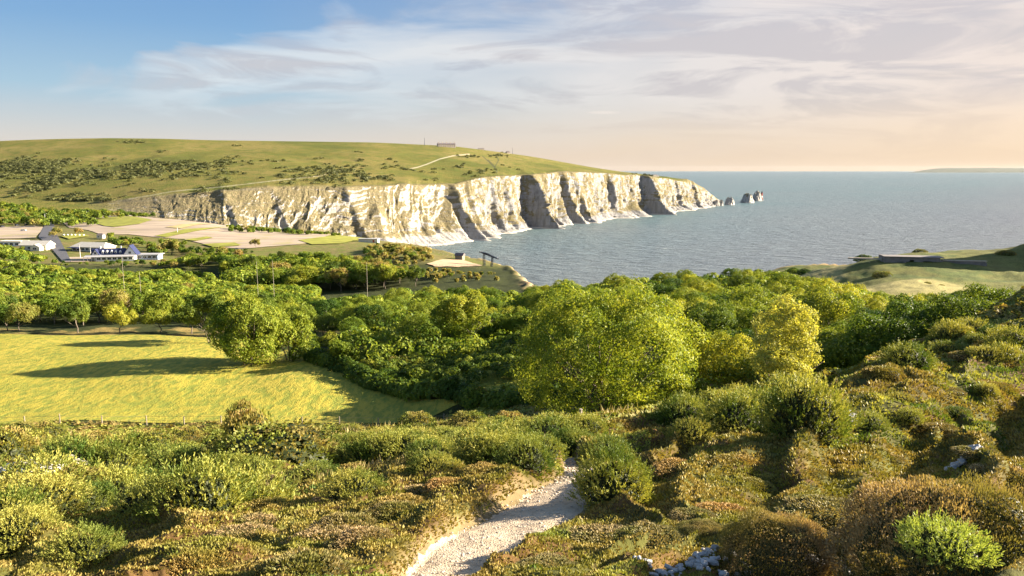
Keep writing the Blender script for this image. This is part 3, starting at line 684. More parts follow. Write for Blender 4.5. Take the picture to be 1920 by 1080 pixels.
SK2 = [(1500,660),(1560,615),(1620,590),(1700,562),(1780,543),(1860,535),(1900,545),(1950,565),(2100,580)]
g1 = 'trees of the wood between the meadow and the village'
place_trees(WOOD, [
 (-120, 425, 164, 172, 9, 5.8, 7.2, (3, 2, 2, 2, 3), ['round green tree in the row along the far edge of the meadow', 'broad green tree in the row along the far edge of the meadow', 'upright green tree in the row along the far edge of the meadow', 'dark green tree in the row along the far edge of the meadow', 'bronze tinted thin tree in the row along the far edge of the meadow'], 'trees in the row along the far edge of the meadow', None, 6.5),
 (-150, 640, 190, 214, 30, 7.5, 9, (4, 4, 3, 3, 2), 'tree on the near edge of the low wood behind the meadow row', 'trees on the near edge of the low wood', [(-200,520),(300,522),(500,545),(640,560)], 6),
 (-150, 600, 214, 445, 110, 6, 8, (5, 5, 4, 1, 1), 'sunlit yellow green crown in the low wood below the village', g1, [(-200,470),(0,478),(150,498),(260,505),(330,508),(560,545)], 8.5),
 (-150, 105, 440, 560, 26, 6, 8, (5, 5, 4, 1, 1), 'sunlit crown at the left below the pavilion', 'crowns of the wood below the pavilion', [(-200,444),(0,450),(60,466),(110,482)], 8),
 (300, 470, 440, 500, 16, 6, 9, (5, 5, 4, 3, 1), 'tree crown on the wood edge between the wing and the ravine', 'tree crowns between the wing and the ravine', [(300,490),(350,474),(480,470)], 8),
 (430, 790, 365, 455, 52, 10, 14, (2, 2, 2, 4, 2), 'tall tree on the side of the wooded ravine below the car park', 'tall trees in the ravine below the car park', [(430,480),(500,472),(560,468),(640,474),(700,482),(790,500)], 6.5),
], 'tree', 3)
place_trees(MIDW, [
 (420, 720, 156, 190, 10, 6, 7.5, (3, 3, 2), 'low branching tree beyond the meadow corner beside the big clump', 'trees beyond the meadow corner', None, 7),
 (640, 1010, 135, 250, 46, 5, 7, (4, 4, 2), 'rounded scrub tree in the middle wood below the cliff-edge platform', 'scrub trees of the middle wood', SK1, 6),
 (990, 1680, 95, 258, 82, 5.5, 8, (4, 4, 2), 'sunlit scrub tree in the belt that hides the near shore', 'scrub trees in the belt above the shore', SK1, 6.5),
 (1560, 1960, 52, 95, 30, 4.5, 7.5, (1, 1, 5), 'shaded scrub tree in the dark wood below the right hand heath', 'scrub trees in the dark wood below the heath', SK2, 4),
 (1345, 1560, 66, 98, 11, 4, 5.5, (1, 2, 3), 'shaded scrub tree in the hollow between the two large trees', 'scrub trees in the hollow', [(1180,640),(1350,590),(1450,600),(1560,620)], 5),
], 'tree', 5)
place_trees(BUSH, [
 (620, 990, 110, 135, 54, 1.6, 3.0, (4, 4, 3), 'leafy bush in the thicket behind the meadow bank', 'bushes in the thicket behind the meadow bank', None, 2.6),
 (560, 1000, 118, 160, 40, 2.2, 3.6, (4, 5, 2), 'tall leafy bush on the rise behind the thicket', 'tall bushes behind the thicket', None, 3.5),
], 'bush', 6)
# big trees by name
def hero(name, x, y, D, hpx, wpx, seed, n, leaf, mat, label, **k):
    A = float(rs(x, y)[0]); X, Y = A * D, D; z = gz(X, Y); top = H + float(rs(x, y - hpx)[1]) * D; h = top - z; rc = wpx / 2 / F * D
    print(name, x, 'h', round(h, 1), 'rc', round(rc, 1), 'z', round(z, 1))
    o = tree_proto(name, seed, h, rc, n, leaf, mat, loc=(X, Y, z - .3), **k); return tag(o, label, 'tree')
hero('sycamore_tree', 1142, 790, 64, 250, 385, 61, 50000, .12, M_leafh, 'largest tree, a broad dome of yellow green leaves in the centre', nl=64, rz=6.2, stems=3, r0=.3, low=-.6)
hero('willow_tree', 1468, 720, 48, 172, 155, 62, 13500, .085, M_leafp, 'narrow sparse leaved tree above the gorse, right of the largest tree', nl=24, rz=3.4, stems=4, r0=.12, low=-.7)
hero('hawthorn_tree', 468, 684, 126, 130, 168, 63, 20000, .21, M_leaf, 'bigger of the two meadow trees, with many pale stems and a wind-swept crown', nl=38, rz=6.0, stems=8, r0=.26, low=-.9)
hero('hawthorn_tree', 545, 675, 129, 92, 92, 64, 11000, .20, M_leaf, 'smaller of the two meadow trees, leaning out to the sun beside the bigger one', nl=24, rz=4.0, stems=6, r0=.2, low=-.9)
hero('hawthorn_tree', 398, 640, 148, 88, 95, 65, 8500, .22, M_leafd, 'shaded tree at the meadow edge just behind the bigger meadow tree', nl=18, rz=3.8, stems=4, r0=.2, low=-.3)
hero('hawthorn_tree', 640, 672, 122, 36, 85, 66, 4500, .20, M_leaf, 'small bright round bush-like tree at the meadow corner bank', nl=14, rz=1.9, stems=3, r0=.12, low=-.6)
hero('hawthorn_tree', 870, 640, 132, 95, 120, 67, 10000, .2, M_leaf, 'rounded tree with a fine pale crown rising from the middle wood', nl=22, rz=3.8, stems=2, r0=.2, low=-.5)

# ------------------------------------------------------------------ near bushes and heather
def bush_at(src, x, y, wpx, label, cat, group=None, tall=1.0, sink=.12, dmin=3.2):
    p = hit(x, y, dmin); s = wpx / 2 / F * p.y
    return put(src, (p.x, p.y, p.z - s * sink), random.random() * 6.28, (s * random.uniform(.92, 1.08), s * random.uniform(.92, 1.08), s * tall), label, cat, group)
GF = [gorse_proto('gorse_bush', 71, 900, 15, M_gorse, .17, .010), gorse_proto('gorse_bush', 72, 800, 15, M_gorse, .20, .011, .95)]
HD = [dome_proto('heather_mound', 81, 46000, .024, .0048, M_heath2, .70), dome_proto('heather_mound', 82, 34000, .034, .0075, M_heath, .85)]
HM = [dome_proto('heather_clump', 83, 4200, .085, .018, M_heath, .5), dome_proto('heather_clump', 84, 4200, .085, .018, M_heath2, .5)]
bush_at(HD[0], 1790, 1090, 450, 'huge dry brown dome of heather in the nearest corner', 'heather', tall=1.35, sink=.0, dmin=3.3)
bush_at(HD[0], 1990, 1030, 300, 'pale brown heather dome cut off by the frame beside the huge dome', 'heather', tall=.8)
bush_at(HD[0], 1463, 1075, 240, 'round dark brown heather mound above a scree of white chalk', 'heather', tall=1.5, sink=0)
bush_at(HD[1], 1655, 1085, 140, 'small heather mound in front of the huge dome', 'heather', tall=.9)
bush_at(HD[0], 1320, 1000, 110, 'low heather mound on the slope just above the chalk scree', 'heather', tall=.6)
for x, y, w_, t, lab in [
 (1150, 925, 150, 1.15, 'tall dark gorse bush standing over the bend of the chalk path'), (1135, 860, 110, .9, 'gorse bush behind the tall one at the path bend'),
 (150, 950, 120, .9, 'rounded gorse bush behind the nearest left hand gorse'), (160, 1045, 150, .85, 'nearest gorse bush at the lower left, dark beneath'), (30, 1010, 150, .9, 'gorse bush with reddish shoots cut by the left frame edge'),
 (660, 925, 130, .75, 'bright yellow green gorse bush left of the heather terraces'), (590, 900, 100, .7, 'gorse bush to the left of the bright yellow green one'), (815, 880, 95, .8, 'dark hearted gorse bush in the belt above the heather terraces'),
 (940, 855, 120, .75, 'broad gorse bush in the belt behind the path'), (1380, 800, 150, .9, 'big pale gorse bush on the shoulder below the narrow tree'), (1300, 815, 90, .8, 'gorse bush to the left of the big pale one'), (1460, 775, 110, .7, 'gorse bush to the right of the big pale one'),
 (330, 935, 90, .7, 'gorse bush behind the rounded gorse at lower left'), (480, 935, 80, .6, 'low gorse bush among the grasses left of centre'), (1075, 845, 100, .6, 'gorse bush directly behind the top of the path')]:
    bush_at(random.choice(GF), x, y, w_, lab, 'bush', tall=t)
o = bush_at(BUSH[2], 70, 925, 220, 'bramble bush with a mass of white blossom on its crown', 'bush', tall=.7)
p, u, r = dome_pts(43, 420, .8); k = (p[:, 2] > .35) & (p[:, 0] * math.cos(o.rotation_euler.z) - p[:, 1] * math.sin(o.rotation_euler.z) < .35)
link('blossom', quads_mesh('blossom', flat_leaves(np.repeat(p[k], 7, 0) * 1.03 + .05 * rdir(7 * k.sum()), np.repeat(u[k], 7, 0), .032, .028, .5)), M_bloss, o)
bush_at(BUSH[2], 470, 868, 125, 'tall bramble and hawthorn bush by the meadow fence', 'bush', tall=2.1, dmin=25)
bush_at(BUSH[2], 455, 812, 66, 'dark rounded hawthorn head standing above the fence-side bush', 'bush', tall=2.5, dmin=30)
sd_ = gorse_proto('gorse_seedling', 91, 420, 13, M_gorseb, .26, .013, .45); put(sd_, P(1770, 1030, 3.55), 1.0, (.19, .19, .2), 'fresh bright green gorse growing out of the huge heather dome', 'bush')
# hedge bank between the meadow and the thicket
hb = np.array([[*bear(x, D, y)] for x, y, D in [(585,650,150),(585,686,130),(630,702,122),(702,734,111),(775,758,104),(838,774,99),(900,786,94),(990,790,89),(1050,792,84),(1120,792,78),(1200,790,72)]])
for i in range(16):
    f = (i + .5 + .3 * random.random()) / 16 * (len(hb) - 3); k = int(f); q_ = hb[k] + (hb[k + 1] - hb[k]) * (f - k); s_ = random.uniform(1.0, 1.9)
    put(random.choice(BUSH), (q_[0] + random.uniform(0, 1.2), q_[1] + random.uniform(.3, 1.5), gz(q_[0], q_[1]) + .4), random.random() * 6.28, (s_ * 1.2, s_, s_ * .9), 'bush growing on the bank along the right edge of the meadow', 'bush', 'bushes on the meadow bank')
def belt(protos, boxes, label, cat, group, seed):
    r = random.Random(seed)
    for x0, x1, y0, y1, n, w0, w1, t0, t1 in boxes:
        for i in range(n):
            f = (i + r.random()) / n; x = x0 + (x1 - x0) * f; y = r.uniform(y0, y1); p = hit(x, y)
            if p.y > 75 or float(path_d(np.array([p.x]), np.array([p.y]))[0]) < 1.7: continue
            s = r.uniform(w0, w1) / 2
            put(r.choice(protos), (p.x, p.y, p.z - s * .15), r.random() * 6.28, (s, s * r.uniform(.85, 1.15), s * r.uniform(t0, t1)), label, cat, group)
belt(GOR, [(560, 920, 805, 850, 22, .9, 1.6, .5, .8), (900, 1100, 800, 850, 12, 1.1, 2.0, .7, 1.1), (560, 1000, 850, 875, 9, .9, 1.5, .8, 1.2), (1150, 1560, 745, 800, 18, 1.0, 2.2, .8, 1.4), (-60, 480, 850, 985, 30, 1.0, 2.0, .7, 1.2), (1560, 1920, 600, 680, 26, .8, 1.6, .6, 1.2), (1500, 1900, 700, 800, 6, .5, 1.0, .6, 1.0)],
     'gorse bush in the scattered gorse over the heath', 'bush', 'gorse bushes scattered over the heath', 21)
belt(HM, [(330, 1080, 870, 1080, 40, .5, 1.0, .5, .9), (1120, 1900, 740, 1040, 26, .5, 1.0, .35, .7), (1300, 1920, 640, 760, 14, .8, 1.5, .4, .8)], 'brown heather clump on the terraced slope', 'heather', 'heather clumps on the terraced slope', 22)
belt([BUSH[2]], [(-80, 560, 808, 860, 40, 1.6, 3.4, .6, 1.1), (560, 1000, 796, 812, 14, 1.2, 2.2, .6, 1.0)], 'bramble bush in the strip below the meadow fence', 'bush', 'bramble bushes below the meadow fence', 23)
tq = np.linspace(0, len(hb) - 1, 9000) + rng.normal(size=9000) * .02; tq = np.clip(tq, 0, len(hb) - 1); hx_ = np.interp(tq, np.arange(len(hb)), hb[:, 0]); hy_ = np.interp(tq, np.arange(len(hb)), hb[:, 1])
th_ = rng.random(9000) * math.pi; rr_ = 1.45 + .95 * fbm(tq * 7, th_ * 1.2, 1.0, 4) + .25 * rng.random(9000)
C = np.stack([hx_ - np.cos(th_) * rr_ * .7, hy_ - np.cos(th_) * rr_ * .9, ground_z(hx_, hy_) + np.sin(th_) * rr_ * 1.25], -1)
Nn = np.stack([-np.cos(th_) * .6, -np.cos(th_) * .7, np.sin(th_)], -1)
hg = link('hedge', quads_mesh('hedge', np.concatenate([flat_leaves(C, Nn, .19, .11, 1.0), flat_leaves(C * np.array([1, 1, 1]) - Nn * .25, Nn, .34, .24, .3)])), M_leafd); tag(hg, 'long bramble covered bank along the right edge of the meadow', 'hedge')

# low cover, more than anyone could count: one object of each kind
def scatter(name, n, x0, x1, D0, D1, L_, W_, mat, per=6, spread=1.0, keep=None, jit=.6, flat=False, updir=1.2, lab=None):
    x = rng.uniform(x0, x1, n); D = np.exp(rng.uniform(math.log(D0), math.log(D1), n)); A = rs(x, 700)[0]; X = A * D; Y = D
    if keep is not None:
        k = keep(X, Y, x, D); X, Y, D = X[k], Y[k], D[k]
    n = len(X); X = np.repeat(X, per) + rng.normal(size=n * per) * np.repeat(D, per) * L_ * spread; Y = np.repeat(Y, per) + rng.normal(size=n * per) * np.repeat(D, per) * L_ * spread; D = np.repeat(D, per)
    k = path_d(X, Y) > 1.05; X, Y, D = X[k], Y[k], D[k]
    Z = ground_z(X, Y); C = np.stack([X, Y, Z], -1); e = .15
    gx = (ground_z(X + e, Y) - Z) / e; gy = (ground_z(X, Y + e) - Z) / e; Nn = unit(np.stack([-gx, -gy, np.full(len(X), updir)], -1))
    Q = flat_leaves(C + Nn * (D * L_ * .6)[:, None], Nn, D * L_, D * W_, jit) if flat else blades(C - Nn * (D * L_ * .15)[:, None], Nn, D * L_, D * W_, jit)
    o = link(name, quads_mesh(name, Q), mat); return tag(o, lab, None, None, 'stuff')
def kh(sign):
    def f(X, Y, x, D):
        n = fbm((.86 * X - .5 * Y) / .9, (.5 * X + .86 * Y) / 3.2, 5.0, 3) + .14 * ss(1000, 1400, x) * ss(30, 14, D) + .38 * ss(19, 12, D) ; return (n > .0) if sign > 0 else (n <= .04)
    return f
scatter('heather', 48000, -150, 2100, 3.7, 34, .0046, .0013, M_heath, 8, 1.1, kh(1), lab='brown heather carpeting the near slope')
scatter('heath_grass', 40000, -150, 2100, 3.7, 36, .0048, .0012, M_gorse, 8, 1.1, kh(-1), lab='olive grass and low gorse between the heather')
scatter('undergrowth', 42000, -150, 2050, 26, 92, .0036, .0019, M_bram, 6, 1.6, lambda X, Y, x, D: sdist(X, Y, FIELD) < -.8, flat=True, lab='brambles and bracken under and around the bushes')
scatter('dry_grass', 5000, -150, 1200, 14, 60, .013, .0009, M_heath2, 4, .8, lambda X, Y, x, D: (fbm(X / 4, Y / 4, 2.0, 3) > .12) & (sdist(X, Y, FIELD) < 0), .35, lab='pale dry grass stems standing out of the scrub')
scatter('bracken', 9000, 600, 1010, 90, 116, .0036, .0022, M_leafp, 6, 1.6, lambda X, Y, x, D: sdist(X, Y, FIELD) < -3.5, .5, True, lab='sunlit pale bracken on the ground between the hedge and the thicket')
# canopy of the low wood between and beyond the single trees
def canopy(name, n, zones, size, mat, lab, leafpx=.0030):
    Qs = []
    for x0, x1, D0, D1, w_, h0, h1, sky_ in zones:
        m_ = int(n * w_); x = rng.uniform(x0, x1, m_); D = np.exp(rng.uniform(math.log(D0), math.log(D1), m_)); A = rs(x, 560)[0]; X = A * D; Z = ground_z(X, D)
        h = rng.uniform(h0, h1, m_)
        if sky_ is not None: h = np.minimum(h, H + rs(x, np.interp(x, [q[0] for q in sky_], [q[1] for q in sky_]) + 4)[1] * D - Z)
        k = (Z > 5) & (h > 1) & (sdist(X, D, FIELD) < -3); X, D, Z, h = X[k], D[k], Z[k], h[k]
        per = 84; u = rdir(len(X) * per); u[:, 2] = np.abs(u[:, 2]) * 1.1 - .1; u = unit(u); rep = lambda a: np.repeat(a, per)
        r_ = rep(h * rng.uniform(.38, .55, len(h))); C = np.stack([rep(X) + u[:, 0] * r_, rep(D) + u[:, 1] * r_, rep(Z + h) - r_ * .8 + u[:, 2] * r_ * .8], -1)
        Qs.append(flat_leaves(C, u, rep(D) * leafpx * .75, rep(D) * leafpx * .42, .6))
    return tag(link(name, quads_mesh(name, np.concatenate(Qs)), mat), lab, None, None, 'stuff')
canopy('woodland_canopy', 2300, [(-160, 600, 200, 440, .55, 4.5, 6.5, [(-200,475),(0,484),(150,500),(260,506),(330,500),(560,530)]), (430, 790, 365, 455, .16, 7, 12, [(430,484),(560,474),(640,480),(790,506)]), (-160, 110, 440, 565, .06, 5, 8, [(-200,446),(0,452),(60,468),(110,484)]), (290, 480, 440, 500, .05, 5, 8, [(290,494),(350,478),(480,474)]), (620, 1680, 120, 262, .33, 3.5, 5.5, SK1)], 1, M_leaf, 'low canopy filling the wood between the single trees')
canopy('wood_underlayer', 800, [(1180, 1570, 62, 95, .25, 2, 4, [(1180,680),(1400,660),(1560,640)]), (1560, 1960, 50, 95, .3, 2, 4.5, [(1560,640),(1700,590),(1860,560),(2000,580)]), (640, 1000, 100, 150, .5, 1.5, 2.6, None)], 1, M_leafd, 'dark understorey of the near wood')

# ------------------------------------------------------------------ bench with the car park and the buildings
M_gravel, nt = newmat('car_park_gravel'); ga = noise(nt, wpos(nt, (.06, 1, 1), (0, 0, R(-28))), .22, 5, .6); gb_ = noise(nt, wpos(nt), .05, 4); col = ramp(nt, ga, [(.38, (.22, .18, .14)), (.5, (.34, .27, .205)), (.62, (.40, .32, .24))])
col = mix(nt, ramp(nt, gb_, [(.56, 0.0), (.66, .6)]), col, (.27, .245, .09)); surf(nt, col, .95, .1); M_tarmac = plain('tarmac', (.085, .085, .095), .85, .15, .3)
M_turf = plain('turf', (.22, .22, .035), .9, .3, .15); M_dryturf = plain('dry_turf', (.36, .29, .13), .9, .2, .1)
patch('car_park', hp([(118,418),(150,410),(185,404),(245,404),(300,410),(360,415),(430,424),(500,434),(560,441),(630,440),(655,448),(600,453),(560,459),(500,464),(450,468),(400,462),(345,450),(300,447),(240,441),(190,441),(165,432),(130,428)], 450), 9, .35, M_gravel)
patch('car_park', hp([(-160,428),(0,427),(60,424),(84,426),(76,436),(66,447),(0,449),(-160,452)], 450), 9, .35, M_gravel)
patch('road', hp([(84,404),(94,404),(100,418),(106,440),(118,462),(126,476),(134,492),(118,492),(104,476),(92,462),(72,446),(80,430),(86,416)], 450), 6, .5, M_tarmac)
patch('yard', hp([(122,484),(170,483),(180,488),(165,492),(120,493)], 430), 4, .45, M_gravel)
patch('turf_island', hp([(163,415),(200,409),(248,407),(286,414),(262,421),(215,427),(196,425)], 450), 7, .75, M_turf)
for q in ([(290,444),(345,432),(420,428),(350,438),(312,446)], [(345,452),(388,445),(400,447),(368,454)], [(310,428),(372,420),(400,421),(340,430)], [(380,460),(440,457),(452,462),(405,466)], [(112,444),(155,440),(168,444),(130,450)]):
    patch('turf_strip', hp(q, 450), 5, .75, M_turf if q[0][0] < 300 or q[0][0] > 340 else M_dryturf)
patch('lawn', hp([(560,452),(610,445),(680,442),(700,450),(640,458),(585,460)], 450), 7, .6, M_turf)
patch('sandy_terrace', hp([(800,496),(830,488),(868,489),(905,500),(860,503),(815,501)], 380), 3, .45, plain('sandy_ground', (.42, .30, .19), .9, .15, .3))

M_white = plain('white_render', (.74, .72, .68), .6, .06, 1); M_cream = plain('cream_render', (.66, .60, .48), .7, .06, 1); M_navy = plain('navy_roof', (.028, .034, .085), .5, .2, 2)
M_lead = plain('flat_roof_felt', (.34, .33, .33), .7, .1, 1); M_croof = plain('pale_roof', (.62, .56, .46), .7, .08, .5); M_glass = plain('dark_glass', (.02, .025, .035), .15, .1, 1)
M_wood = plain('weathered_wood', (.24, .20, .15), .9, .25, 6); M_steel = plain('painted_steel', (.035, .045, .06), .6, .2, 2); M_conc = plain('old_concrete', (.20, .18, .17), .9, .2, .8)
M_ltcon = plain('pale_coping', (.36, .31, .25), .9, .15, 1); M_stone = plain('stone_wall', (.38, .32, .27), .9, .15, .5); M_slate = plain('slate_roof', (.13, .11, .11), .7, .2, 1)
M_red = plain('red_paint', (.35, .06, .04), .6, .1, 1); M_rub = plain('rubber', (.02, .02, .02), .8, .1, 3)
def window(parent, x, y, z, w_, h_, axis='y', bar=True):
    """white frame standing just proud of the wall, dark pane inside it"""
    f = MB(); t = .12
    a = MB()
    if axis == 'y':
        for b in ((x, x + w_, z, z + t), (x, x + w_, z + h_ - t, z + h_), (x, x + t, z + t, z + h_ - t), (x + w_ - t, x + w_, z + t, z + h_ - t)): f.box(b[0], b[1], y - .10, y + .02, b[2], b[3])
        if bar: f.box(x + w_ / 2 - .04, x + w_ / 2 + .04, y - .09, y + .02, z + t, z + h_ - t)
        a.box(x + t, x + w_ - t, y - .04, y + .01, z + t, z + h_ - t)
    else:
        for b in ((x, x + w_, z, z + t), (x, x + w_, z + h_ - t, z + h_), (x, x + t, z + t, z + h_ - t), (x + w_ - t, x + w_, z + t, z + h_ - t)): f.box(y - .02, y + .10, b[0], b[1], b[2], b[3])
        a.box(y - .01, y + .04, x + t, x + w_ - t, z + t, z + h_ - t)
    o = f.build('window', M_white, parent); a.build('pane', M_glass, o); return o
def site(name, x, y, rz, label, cat, dmin=380, group=None, up=0):
    p = hit(x, y, dmin); return empty(name, (p.x, p.y, p.z + up), rz, label, cat, group)
# inn with the blue roof
b = site('inn', 214, 489, R(12), 'white inn with a navy roof, five small dormers and a white gable at its end', 'building')
MB().box(-13, 13, 0, 8, -1, 3.2).build('wall', M_white, b)
rf = MB().gable(-13, 6, 0, 8, 3.2, 7.4, 'x', 0, .4).build('roof', M_navy, b)
MB().box(-9, -8.2, 3.6, 4.4, 6.5, 8.6).build('chimney', M_white, rf); MB().box(3, 3.8, 3.6, 4.4, 6.5, 8.6).build('chimney', M_white, rf)
for gx, gw, gh in ((6.0, 7.4, 9.0), (-12.6, 4.6, 7.0)):
    w_ = MB(); w_.box(gx, gx + gw, -.9, .05, -1, 3.6).gable(gx, gx + gw, -.9, 7.0, 3.6, gh, 'y').build('gable_wall', M_white, b)
    r2 = MB(); m_ = gx + gw / 2
    for sgn in (-1, 1): r2.poly([(m_, -1.3, gh + .35), (m_, 8.2, gh + .35), (m_ + sgn * (gw / 2 + .5), 8.2, 3.3), (m_ + sgn * (gw / 2 + .5), -1.3, 3.3), (m_, -1.3, gh + .1), (m_, 8.2, gh + .1), (m_ + sgn * (gw / 2 + .4), 8.2, 3.1), (m_ + sgn * (gw / 2 + .4), -1.3, 3.1)], [(0, 1, 2, 3), (7, 6, 5, 4), (0, 3, 7, 4), (1, 5, 6, 2), (2, 6, 7, 3)])
    r2.build('roof', M_navy, b); window(b, m_ - .8, -.95, 4.0, 1.6, 1.6)
for i in range(5):
    dx = -6.6 + i * 2.55; d = MB().box(dx - .65, dx + .65, .9, 3.6, 4.0, 5.5).gable(dx - .65, dx + .65, .9, 4.2, 5.5, 6.3, 'y').build('dormer', M_white, b); window(d, dx - .45, .85, 4.4, .9, 1.0, bar=False)
MB().poly([(-16, -5.6, 2.7), (13.5, -5.6, 2.7), (13.5, 0, 3.5), (-16, 0, 3.5), (-16, -5.6, 2.9), (13.5, -5.6, 2.9), (13.5, 0, 3.75), (-16, 0, 3.75)], [(3, 2, 1, 0), (4, 5, 6, 7), (0, 1, 5, 4), (1, 2, 6, 5), (2, 3, 7, 6), (3, 0, 4, 7)]).build('veranda_roof', M_lead, b)
MB().box(-9, 13, -5, -.05, -1, 2.6).build('veranda_wall', M_white, b)
for i in range(7): window(b, -8.5 + i * 3.05, -5.05, .9, 2.3, 1.5)
for i in range(4): MB().box(-15.8 + i * 2.1, -15.6 + i * 2.1, -5.4, -5.2, -1, 2.7).build('post', M_white, b)
b = site('restaurant_wing', 272, 487, R(4), 'low flat roofed wing in pale blue and white at the end of the inn', 'building')
MB().box(-8, 8, 0, 8, -1, 2.9).build('wall', plain('pale_blue_boards', (.30, .36, .48), .7, .08, 2), b); MB().box(-9, 9, -1, 9, 2.9, 3.3).build('roof', M_lead, b)
for i in range(5): window(b, -7.3 + i * 3.0, -.05, .8, 2.2, 1.6)
b = site('function_hall', 166, 472, R(-14), 'long low cream hall with a shallow pale roof behind the inn', 'building')
MB().box(-14, 13, 0, 11, -1, 3.0).build('wall', M_cream, b); MB().gable(-14, 13, 0, 11, 3.0, 6.0, 'x', 4, .8).build('roof', M_croof, b)
for i in range(5): window(b, -13 + i * 3.6, -.05, .7, 2.6, 1.7)
MB().box(-14.5, -6, -4, -.05, 2.4, 2.7).build('awning', M_navy, b)
b = site('pavilion', 62, 470, R(-6), 'cream gabled pavilion beside the bend of the road', 'building')
MB().box(-10, 10, 0, 9, -1, 3.4).build('wall', M_cream, b); MB().gable(-10, 10, 0, 9, 3.4, 6.4, 'x', 0, .6).build('roof', M_croof, b)
MB().box(1.5, 8.5, -4.5, -.05, -1, 2.8).gable(1.5, 8.5, -4.5, -.05, 2.8, 4.6, 'y').build('porch', M_cream, b); window(b, -8, -.05, .8, 2.4, 1.6); window(b, -4, -.05, .8, 2.4, 1.6); window(b, 3.6, -4.55, .8, 2.6, 1.5)
b = site('gift_shop', 18, 462, R(-4), 'white flat roofed shop cut by the left edge behind the pavilion', 'building')
MB().box(-9, 9, 0, 8, -1, 3.4).build('wall', M_white, b); MB().box(-9.5, 9.5, -.5, 8.5, 3.4, 3.8).build('roof', M_croof, b)
for i in range(4): window(b, -7.6 + i * 4, -.05, .8, 2.6, 1.7)
b = site('kiosk', 187, 448, 0, 'small cream kiosk behind the hall at the car park corner', 'building')
MB().box(-2.5, 2.5, 0, 4, -1, 2.8).build('wall', M_cream, b); MB().gable(-2.5, 2.5, 0, 4, 2.8, 4.0, 'x', 1.2, .3).build('roof', M_slate, b); window(b, -1.6, -.05, .8, 1.4, 1.2)
b = site('bungalow', 100, 392, R(5), 'white bungalow among the trees at the foot of the down', 'building')
MB().box(-9, 9, 0, 8, -2, 3.6).build('wall', M_cream, b); MB().gable(-9, 9, 0, 8, 3.6, 6.2, 'x', 2.5, .6).build('roof', M_stone, b)
for i in range(4): window(b, -7.5 + i * 4, -.05, 1.0, 2.0, 1.6)
b = site('beach_shelter', 690, 455, R(-8), 'low pale building with a red door at the end of the lawn', 'building')
MB().box(-8, 8, 0, 5, -1, 2.6).build('wall', M_cream, b); MB().box(-8.6, 8.6, -.6, 5.6, 2.6, 3.0).build('roof', M_lead, b); MB().box(4, 5.4, -.1, .02, 0, 2.1).build('door', M_red, b)
b = site('chair_lift_hut', 860, 487, R(-20), 'dark roofed hut behind the white railing of the cliff-edge terrace', 'hut', 380)
MB().box(-2.5, 2.5, 0, 4, -1.5, 2.6).build('wall', M_wood, b); MB().gable(-2.5, 2.5, 0, 4, 2.6, 4.2, 'x', 0, .5).build('roof', M_slate, b)

# vehicles
def vehicle(name, x, y, rz, paint, L_, h1, h2, label, van=False):
    r_ = site(name, x, y, rz, label, 'van' if van else 'car', 450, up=.4)
    bd = MB(); l = L_ / 2
    pr_ = [(-l, .35), (l, .35), (l, h1 * .85), (l * .62, h1), (-l, h1 * 1.02)] if not van else [(-l, .4), (l, .4), (l, h1 * .6), (l * .72, h2), (-l, h2)]
    n = len(pr_); bd.poly([(p[0], -.87, p[1]) for p in pr_] + [(p[0], .87, p[1]) for p in pr_], [tuple(range(n))[::-1], tuple(range(n, 2 * n))] + [(i, (i + 1) % n, (i + 1) % n + n, i + n) for i in range(n)])
    if not van: bd.poly([(-l * .62, -.6, h2), (l * .12, -.6, h2), (l * .12, .6, h2), (-l * .62, .6, h2), (-l * .58, -.55, h2 + .05), (l * .08, -.55, h2 + .05), (l * .08, .55, h2 + .05), (-l * .58, .55, h2 + .05)], [(0, 1, 5, 4), (1, 2, 6, 5), (2, 3, 7, 6), (3, 0, 4, 7), (4, 5, 6, 7), (3, 2, 1, 0)])
    bd.build('body', paint, r_); gl = MB()
    if van: gl.box(l * .2, l * .62, -.9, .9, h1 * .65, h2 * .85)
    else: gl.poly([(-l * .9, -.8, h1), (l * .5, -.8, h1), (l * .5, .8, h1), (-l * .9, .8, h1), (-l * .62, -.6, h2 - .01), (l * .12, -.6, h2 - .01), (l * .12, .6, h2 - .01), (-l * .62, .6, h2 - .01)], [(3, 2, 1, 0), (4, 5, 6, 7), (0, 1, 5, 4), (1, 2, 6, 5), (2, 3, 7, 6), (3, 0, 4, 7)])
    gl.build('window', M_glass, r_)
    for sx in (-.62, .62):
        for sy in (-.8, .8): MB().tube([(l * sx, sy - .1, .33), (l * sx, sy + .1, .33)], .33, 12).build('wheel', M_rub, r_)
M_pw = plain('white_car_paint', (.75, .75, .75), .3, .03, 1); M_pd = plain('dark_car_paint', (.03, .03, .045), .3, .1, 1)
vehicle('parked_car', 44, 434, R(5), M_pw, 4.3, .95, 1.45, 'white car alone in the middle of the gravel lot')
vehicle('parked_car', 50, 424, R(80), M_pd, 4.3, .95, 1.45, 'dark car parked at the hedge nearest the road')
vehicle('parked_car', 32, 425, R(80), M_pd, 4.3, .95, 1.5, 'dark car parked at the hedge, middle of the three')
vehicle('parked_car', 5, 427, R(75), M_pd, 4.3, .95, 1.45, 'dark car at the hedge beside the left edge')
vehicle('parked_van', 128, 414, R(-60), M_pw, 5.4, 1.3, 2.3, 'white camper van parked at the top of the big car park', True)
